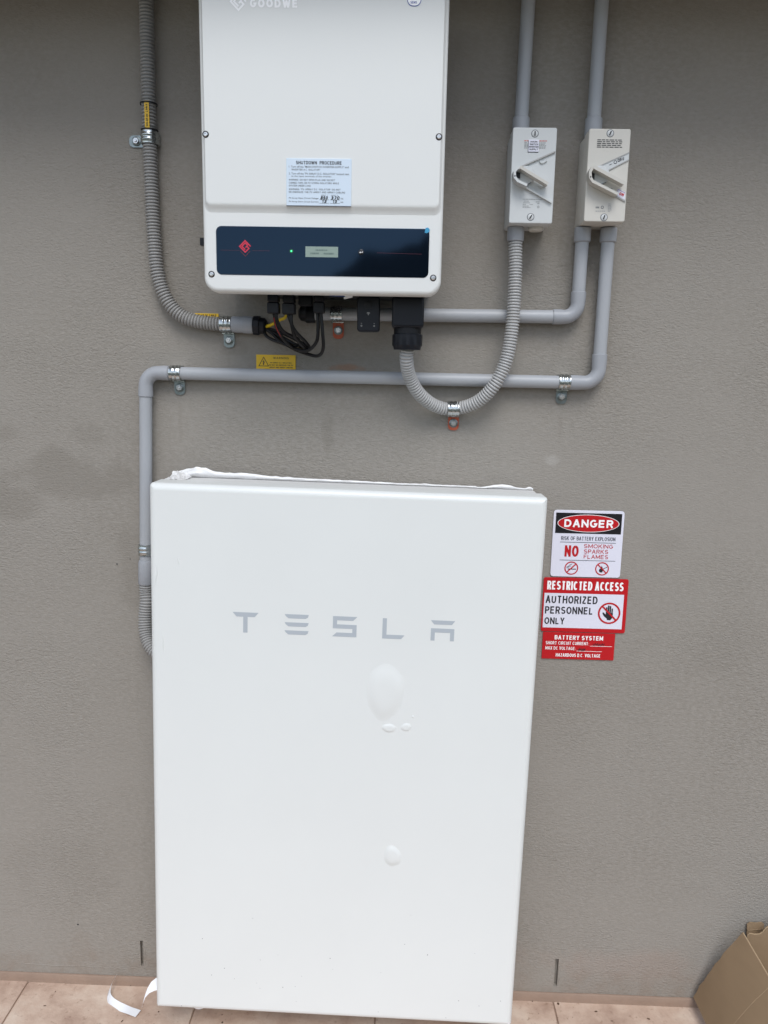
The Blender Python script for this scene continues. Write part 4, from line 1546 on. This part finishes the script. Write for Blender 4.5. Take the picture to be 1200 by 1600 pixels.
# -- battery system sign
o, y = label_plate('voltage_sign', 0.3040, 0.4570, 0.8390, 0.8985, -.0016, .0012, M_SRED, 'small all-red battery system sign, lowest of the three signs', 'sign', r=.0006)
P, B = signbox(0.3040, 0.4570, 0.8390, 0.8985)
caps('BATTERY SYSTEM', *B(.165, .835, .105, .265), y - .0004, M_PRINTW, o, 0.2)
caps('SHORT CIRCUIT CURRENT:', *B(.045, .645, .335, .455), y - .0004, M_PRINTW, o, 0.15)
caps('MAX DC VOLTAGE:', *B(.045, .465, .530, .650), y - .0004, M_PRINTW, o, 0.15)
caps('HAZARDOUS D.C. VOLTAGE', *B(.195, .815, .780, .905), y - .0004, M_PRINTW, o, 0.17)
s = MB()
for v, a, c in ((.475, .66, .965), (.675, .48, .83)):
    x0, x1, z0, z1 = B(a, c, v, v + .014)
    s.flat([(x0, z0), (x1, z0), (x1, z1), (x0, z1)], y - .0004)
s.build('rules', M_PRINTW, o, smooth=False)
s = MB()
for (u0, u1, v) in ((.70, .86, .42), (.50, .60, .625)):
    n_ = 11
    stroke(s, [P(u0 + (u1 - u0) * k / (n_ - 1), v + (.045 if k % 2 else -.045) * (1 if k % 3 else .5)) for k in range(n_)], .0011, y - .0007)
s.build('handwriting', M_INK, o, smooth=False)

# ================================================================== HOME BATTERY
BW, BH, BD = 0.753, 1.1225, 0.147
lean, rot = 0.0190377, 0.0156526
c_, s_ = math.cos(rot), math.sin(rot)
ax_ = Vector((c_, -s_ * math.sin(lean), -s_ * math.cos(lean)))
bx_ = Vector((s_, c_ * math.sin(lean), c_ * math.cos(lean)))
nx_ = bx_.cross(ax_)
O = Vector((-0.4821, -0.1547, 1.2228)) - bx_ * BH
bat = empty('home_battery')
bm_ = Matrix((ax_, nx_, bx_)).transposed().to_4x4()
bm_.translation = O
bat.matrix_world = bm_
# local: x 0..BW, y 0 (front) .. BD (towards the wall), z 0..BH
b = MB()
b.plate(0, BW, 0, BH, (.006, .004, .005, .008), 0.062, 0.0, 0.013, n=6, fn=7)
bc = b.build('front_cover', M_WHITE, bat, angle=60)
b = MB()
b.plate(.003, BW - .003, .003, BH - .0035, .006, BD, 0.0625, .001, n=4, fn=2)
b.build('enclosure', M_WHITE2, bat)
b = MB()
b.box(.10, BW - .10, BD + .0005, BD + .006, .55, .72)
b.build('wall_bracket', M_ZINC2, bat)
b = MB()
b.box(.06, .20, .120, BD - .004, -0.0925, .0025)
b.build('floor_block', M_CARDEDGE, bat, smooth=False)
b = MB()
b.box(BW - .20, BW - .06, .120, BD - .004, -0.0840, .0025)
b.build('floor_block', M_CARDEDGE, bat, smooth=False)


def lz(b_):
    return BH + b_


YL = -0.0004


def quad(mb, *pts):
    mb.flat([(x, lz(z)) for x, z in pts], YL)


ZT, ZB = -0.2450, -0.2855
hh = ZT - ZB
# T
s = MB()
quad(s, (.1615, ZT), (.1690, ZT - .0088), (.1822, ZT - .0088), (.1906, ZT - .0088), (.2045, ZT - .0088), (.2118, ZT))
quad(s, (.1822, ZT - .0088), (.1822, ZB), (.1906, ZB), (.1906, ZT - .0088))
s.build('letter_t', M_LOGO, bc, smooth=False)
# E: three bars
s = MB()
for k in range(3):
    z = ZT - k * .0162
    quad(s, (.2626, z), (.2648, z - .0040), (.2700, z - .0081), (.3030, z - .0081), (.3075, z - .0055), (.3092, z))
s.build('letter_e', M_LOGO, bc, smooth=False)
# S
s = MB()
x0, x1 = .3560, .4020
tk = .0080
quad(s, (x0, ZT), (x0, ZT - .0243), (x0 + tk, ZT - .0243), (x0 + tk, ZT - tk), (x0 + tk, ZT))
quad(s, (x0 + tk, ZT), (x0 + tk, ZT - tk), (x1 - .0070, ZT - tk), (x1 + .001, ZT))
quad(s, (x0 + tk, ZT - .0162), (x0 + tk, ZT - .0243), (x1 - tk, ZT - .0243), (x1, ZT - .0243), (x1, ZT - .0162))
quad(s, (x1 - tk, ZT - .0243), (x1 - tk, ZB + tk), (x1, ZB + tk), (x1, ZT - .0243))
quad(s, (x0 - .001, ZB), (x1, ZB), (x1, ZB + tk), (x0 + .0075, ZB + tk))
s.build('letter_s', M_LOGO, bc, smooth=False)
# L
s = MB()
quad(s, (.4520, ZT), (.4520, ZB), (.4600, ZB), (.4600, ZT))
quad(s, (.4600, ZB + .0078), (.4600, ZB), (.4885, ZB), (.4950, ZB + .0078))
s.build('letter_l', M_LOGO, bc, smooth=False)
# A
s = MB()
quad(s, (.5445, ZT), (.5510, ZT - .0081), (.5850, ZT - .0081), (.5912, ZT))
quad(s, (.5453, ZT - .0160), (.5453, ZT - .0240), (.5903, ZT - .0240), (.5903, ZT - .0160))
quad(s, (.5453, ZT - .0240), (.5453, ZB), (.5530, ZB), (.5530, ZT - .0240))
quad(s, (.5826, ZT - .0240), (.5826, ZB), (.5903, ZB), (.5903, ZT - .0240))
s.build('letter_a', M_LOGO, bc, smooth=False)


def blister(cx, cz, rx, rz, h, tilt=0.0, egg=0.0):
    s = MB()
    rings = []
    n_ = 28
    for k in range(11):
        t = k / 10
        rr_ = 1 - t
        y = -h * (0.5 + 0.5 * math.cos(PI * rr_ ** 2.3))
        ring = []
        for i in range(n_):
            a = 2 * PI * i / n_
            px, pz = rx * rr_ * math.cos(a), rz * rr_ * math.sin(a)
            px *= 1 + egg * pz / rz
            px += rx * rr_ * (0.04 * math.sin(3 * a + cx * 40) + 0.05 * math.sin(2 * a + cz * 30))
            pz += 0.035 * rz * rr_ * math.sin(5 * a + cx * 70)
            ring.append((cx + px * math.cos(tilt) - pz * math.sin(tilt), y + .0001, lz(cz) + px * math.sin(tilt) + pz * math.cos(tilt)))
        rings.append(ring)
    s.loft(rings, False, False)
    s.build('film_blister', M_WHITE, bc, angle=80)


blister(.4611, -.3960, .0385, .0600, .0036, 0.0, .06)
blister(.4718, -.4690, .0155, .0100, .0018, -.1)
blister(.5058, -.4655, .0115, .0095, .0015, .2)
blister(.4884, -.7424, .0185, .0250, .0028, .25, -.1)
blister(.5180, -.4430, .0030, .0035, .0008)
# scuffs on the film near the left edge and dirt specks low down
s = MB()
rnd = random.Random(12)
for k in range(26):
    px, pz = rnd.uniform(.05, BW - .02), -BH + abs(rnd.gauss(0, .13)) + .01
    r = rnd.uniform(.0005, .0011)
    s.flat([(px + r * math.cos(a) * rnd.uniform(.6, 1.5), lz(pz) + r * math.sin(a) * rnd.uniform(.6, 1.3)) for a in [2 * PI * i / 7 for i in range(7)]], YL + .0001)
s.build('dirt_specks', M_INKG, bc, smooth=False)['kind'] = 'stuff'
for pts in ([(.012, -.150), (.0155, -.170), (.013, -.185), (.011, -.203)], [(.0245, -.291), (.0262, -.310), (.0255, -.322), (.0285, -.338)], [(.055, -.14), (.058, -.158)]):
    path = spline([(x, .0003, lz(z)) for x, z in pts], .004)
    s = MB()
    s.tube(path, [0.0004 + 0.0009 * math.sin(PI * i / (len(path) - 1)) for i in range(len(path))], 6)
    s.build('film_crease', M_WHITE, bc, angle=80)

# torn protective film along the top back edge
rnd = random.Random(21)
cols = 150
s = MB()
rows = 7
vs_, fs_ = [], []
for i in range(cols + 1):
    t = i / cols
    x = .008 + (BW - .016) * t
    # height of the ragged top edge
    hmp = .0105 * (1 - .55 * min(1, x / .5)) + .0016 * noise.noise(Vector((x * 22, 0, 0))) + .0011 * noise.noise(Vector((x * 75, 5, 0)))
    hmp += .013 * math.exp(-((x - .062) / .030) ** 2) + .004 * math.exp(-((x - .15) / .06) ** 2)
    hmp += .0075 * math.exp(-((x - .685) / .030) ** 2) + .004 * math.exp(-((x - .738) / .006) ** 2)
    if x > .63:
        hmp -= .002
    for j in range(rows + 1):
        q = j / rows
        loc = math.exp(-((x - .05) / .04) ** 2)
        cr = (.0014 + .005 * loc) * noise.noise(Vector((x * 40, q * 2.5, 1.0)))
        y = .136 - .022 * q * (1 - q) * (1 + 1.0 * loc) - .006 * q + cr
        z = BH - .0032 + hmp * q + (.0006 + .003 * loc) * noise.noise(Vector((x * 70, q * 3, 4.0))) * q
        vs_.append((x, y, z))
for i in range(cols):
    for j in range(rows):
        a = i * (rows + 1) + j
        fs_.append((a, a + 1, a + rows + 2, a + rows + 1))
s.add(vs_, fs_)
s.build('torn_film', M_FILM, bat, angle=55)
# crumpled knot of film at the top left corner
s = MB()
vs_, fs_ = [], []
nu, nv = 26, 12
for i in range(nu + 1):
    for j in range(nv + 1):
        u, v = i / nu, j / nv
        x = .006 + .042 * u
        y = .070 + .060 * v
        bmp = .013 * math.sin(PI * u) ** .8 * (0.25 + .75 * v) + .006 * noise.noise(Vector((u * 9, v * 7, 2))) + .003 * noise.noise(Vector((u * 21, v * 17, 5)))
        vs_.append((x + .003 * noise.noise(Vector((u * 8, v * 8, 9))), y, BH - .0028 + max(.0004, bmp * (.55 + .45 * v))))
for i in range(nu):
    for j in range(nv):
        a = i * (nv + 1) + j
        fs_.append((a, a + 1, a + nv + 2, a + nv + 1))
s.add(vs_, fs_)
s.build('torn_film', M_FILM, bat, angle=50)
# ragged film under the bottom edge
s = MB()
vs_, fs_ = [], []
n_ = 110
for i in range(n_ + 1):
    x = .02 + .50 * i / n_
    dp = .0022 + .0030 * noise.noise(Vector((x * 60, 0, 7))) + .0030 * noise.noise(Vector((x * 25, 3, 7)))
    dp += .0085 * math.exp(-((x - .088) / .014) ** 2) + .003 * math.exp(-((x - .30) / .02) ** 2)
    dp = max(.0, dp)
    for j, y in enumerate((.0105, .0120, .014)):
        vs_.append((x, y + .0012 * noise.noise(Vector((x * 90, j, 0))), .0012 - dp * j / 2))
for i in range(n_):
    for j in range(2):
        a = i * 3 + j
        fs_.append((a, a + 1, a + 4, a + 3))
s.add(vs_, fs_)
s.build('torn_film', M_PAPER, bat, angle=60)


def ribbon(name, mb_pts, wvec, material, parent=None, th=.0004):
    """thin curled strip: centre line points and a width vector per point"""
    s = MB()
    rings = []
    for p, w_ in zip(mb_pts, wvec):
        p, w_ = Vector(p), Vector(w_)
        nrm = Vector((0, 0, 1)) if abs(w_.normalized().z) < .8 else Vector((0, -1, 0))
        rings.append([p - w_, p + w_, p + w_ + nrm * th, p - w_ + nrm * th])
    s.loft(rings)
    return s.build(name, material, parent, angle=50)


# curled strip hanging from the lower left flank (local coordinates of the battery)
cl = [(.010, .020, .046), (-.004, .014, .046), (-.014, .010, .041), (-.021, .006, .031), (-.025, .002, .018), (-.0285, -.001, .002)]
ribbon('film_tail', cl, [(0, .004, .0125), (0, .004, .0115), (.001, .004, .010), (.0015, .003, .0085), (.001, .002, .006), (.0003, .001, .001)], M_PAPER, bat)
tag(bat, 'large white home battery with grey lettering leaning against the wall', 'battery')

# ================================================================== ON THE FLOOR
# curled paper strip left of the battery
pp = [(-0.6480, -.010, .030), (-0.6540, -.022, .020), (-0.6560, -.036, .010), (-0.6500, -.052, .006), (-0.6360, -.064, .003), (-0.6080, -.076, .003), (-0.5700, -.090, .004)]
ww = [(.002, .001, .004), (.003, .002, .007), (.003, .003, .006), (.005, .004, .007), (.004, .006, .004), (.003, .0085, .0005), (.003, .0090, .0005)]
path = spline(pp, .006)
wp = spline([Vector(w_) * 20 for w_ in ww], .02)
n_ = len(path)
wv = []
for i in range(n_):
    t = i / (n_ - 1) * (len(ww) - 1)
    k = min(int(t), len(ww) - 2)
    wv.append(Vector(ww[k]).lerp(Vector(ww[k + 1]), t - k))
o = ribbon('paper_strip', [Vector(p) - Vector(pp[4]) for p in path], wv, M_PAPER)
o.location = pp[4]
tag(o, 'curled white strip of backing paper on the paving left of the battery', 'paper')

# cardboard box in the corner
box = empty('cardboard_box', (0.705, -0.20, 0))
bx0 = Vector(box.location)


def panel(name, pts, th_dir, material=M_CARD, th=.004, jag=None, parent=box):
    """flat sheet through corner points (world), given thickness"""
    P = [Vector(p) - bx0 for p in pts]
    d = Vector(th_dir).normalized() * th
    s = MB()
    n_ = len(P)
    s.add([tuple(p) for p in P] + [tuple(p + d) for p in P],
          [tuple(range(n_)), tuple(reversed(range(n_, 2 * n_)))] + [(i, (i + 1) % n_, n_ + (i + 1) % n_, n_ + i) for i in range(n_)])
    return s.build(name, material, parent, smooth=False)


def torn(a, b_, amp, n_, seed, dirv):
    r_ = random.Random(seed)
    a, b_ = Vector(a), Vector(b_)
    return [a.lerp(b_, i / n_) + Vector(dirv) * amp * (r_.random() - .5) for i in range(n_ + 1)]


# sloping, slightly bowed left side; its upper edge drops towards the front
SA, SB = Vector((0.6945, -0.0125, 0.0330)), Vector((0.716, -0.42, 0.003))
ST, ST2 = Vector((0.7682, -0.055, 0.2379)), Vector((0.8262, -0.42, 0.1357))


def side_pt(u, t):
    """u: 0 at the foot .. 1 at the upper edge, t: 0 at the wall .. 1 at the front"""
    p = SA.lerp(SB, t).lerp(ST.lerp(ST2, t), u)
    bow = 0.006 * math.sin(PI * u) * (1 - .5 * t) + 0.0012 * noise.noise(Vector((u * 5, t * 9, 2)))
    if t == 0:
        p = p + Vector((0.0016 * noise.noise(Vector((u * 23, 0, 0))), -0.006 * noise.noise(Vector((u * 9, 4, 0))), 0))
    return p + Vector((-.85, 0, .45)) * bow


NU, NT = 12, 24
vs_, fs_ = [], []
for k in (0, 1):
    for i in range(NU + 1):
        for j in range(NT + 1):
            vs_.append(side_pt(i / NU, j / NT) - bx0 + Vector((.90, 0, -.45)) * (.004 * k))
n1 = (NU + 1) * (NT + 1)
for i in range(NU):
    for j in range(NT):
        q = i * (NT + 1) + j
        fs_.append((q, q + 1, q + NT + 2, q + NT + 1))
        fs_.append((n1 + q, n1 + q + NT + 1, n1 + q + NT + 2, n1 + q + 1))
rim = [j for j in range(NT + 1)] + [i * (NT + 1) + NT for i in range(1, NU + 1)] + [NU * (NT + 1) + j for j in range(NT - 1, -1, -1)] + [i * (NT + 1) for i in range(NU - 1, 0, -1)]
for q, q2 in zip(rim, rim[1:] + rim[:1]):
    fs_.append((q, n1 + q, n1 + q2, q2))
MB().add(vs_, fs_).build('side_panel', M_CARD, box, angle=40)
# pressed crease, and the pale cut edge along the top
s = MB()
s.tube([side_pt(u / 10, .30) - bx0 + Vector((.0004, 0, 0)) for u in range(11)], .0007, 6)
s.build('crease', M_CARDEDGE, box)
s = MB()
s.tube([side_pt(1.0, t / 12) - bx0 + Vector((.0018, 0, -.0006)) for t in range(13)], .0013, 6)
s.build('cut_edge', M_CARDEDGE, box)
# back panel standing a little off the wall, torn top
bt = torn((1.10, -.030, .27), (0.8450, -.030, .236), .014, 9, 8, (0, 0, 1))
bk_top = bt + [(0.8358, -.030, .2335), (0.8310, -.030, .2300), (0.8265, -.030, .2210), (0.8193, -.030, .2151), (0.8090, -.030, .2140), (0.7975, -.030, .2155), (0.7935, -.030, .2110), (0.7945, -.030, .2020), (0.7900, -.030, .190)]
panel('back_panel', [(0.722, -.030, .004), (1.10, -.030, .004)] + bk_top, (0, 1, 0))
s = MB()
s.tube([Vector(p) - bx0 + Vector((0, .001, 0)) for p in bk_top[4:-1]], .0011, 6)
s.build('torn_edge', M_CARDEDGE, box)
# lifted flap of the inner liner, behind
panel('torn_flap', [(0.8030, -.008, .190), (0.8410, -.008, .197), (0.8385, -.0075, .2235), (0.8330, -.007, .2275), (0.8200, -.007, .2250), (0.8070, -.007, .2262), (0.8010, -.007, .2210)], (0, 1, 0), th=.0025)
panel('flap_fold', [(0.8025, -.0085, .2070), (0.8390, -.0085, .2120), (0.8390, -.0085, .2130), (0.8025, -.0085, .2080)], (0, -1, 0), M_CARDEDGE, .0008)
# the other sides
panel('right_panel', [(1.10, -.034, .004), (1.10, -0.42, .004), (1.10, -0.42, .20), (1.10, -.034, .27)], (-1, 0, 0))
panel('front_panel', [(0.722, -0.420, .004), (1.095, -0.420, .004), (1.095, -0.420, .195), (0.832, -0.420, .132)], (0, 1, 0))
panel('floor_panel', [(0.722, -0.034, .003), (0.722, -0.41, .003), (1.09, -0.41, .003), (1.09, -0.034, .003)], (0, 0, -1), th=.002)
tag(box, 'torn open brown cardboard box against the wall at the right', 'box')

# bits of leaf and grit on the paving
lt = MB()
rnd = random.Random(31)
spots = [(-0.79, -.075), (-0.60, -.108), (-0.545, -.118), (0.387, -.012), (0.47, -.03), (0.50, -.055), (0.585, -.045)]
for k in range(95):
    if k < len(spots):
        x, y = spots[k]
        r = .0040
    else:
        x, y = rnd.uniform(-1.3, 1.0), -.008 - abs(rnd.gauss(0, .14))
        r = rnd.uniform(.0008, .0026)
    a0 = rnd.uniform(0, 2 * PI)
    el = rnd.uniform(.25, 1.0)
    h_ = rnd.uniform(.0005, .0022)
    pts = []
    for i in range(6):
        a = 2 * PI * i / 6
        px, py = r * math.cos(a), r * el * math.sin(a)
        pts.append((x + px * math.cos(a0) - py * math.sin(a0), y + px * math.sin(a0) + py * math.cos(a0)))
    n0 = len(lt.v)
    lt.add([(px, py, .0008) for px, py in pts] + [(x, y, .0008 + h_)], [(i, (i + 1) % 6, 6) for i in range(6)])
tag(lt.build('litter', M_LEAF, smooth=False), 'scattered brown grit and leaf bits on the paving', 'litter', kind='stuff')
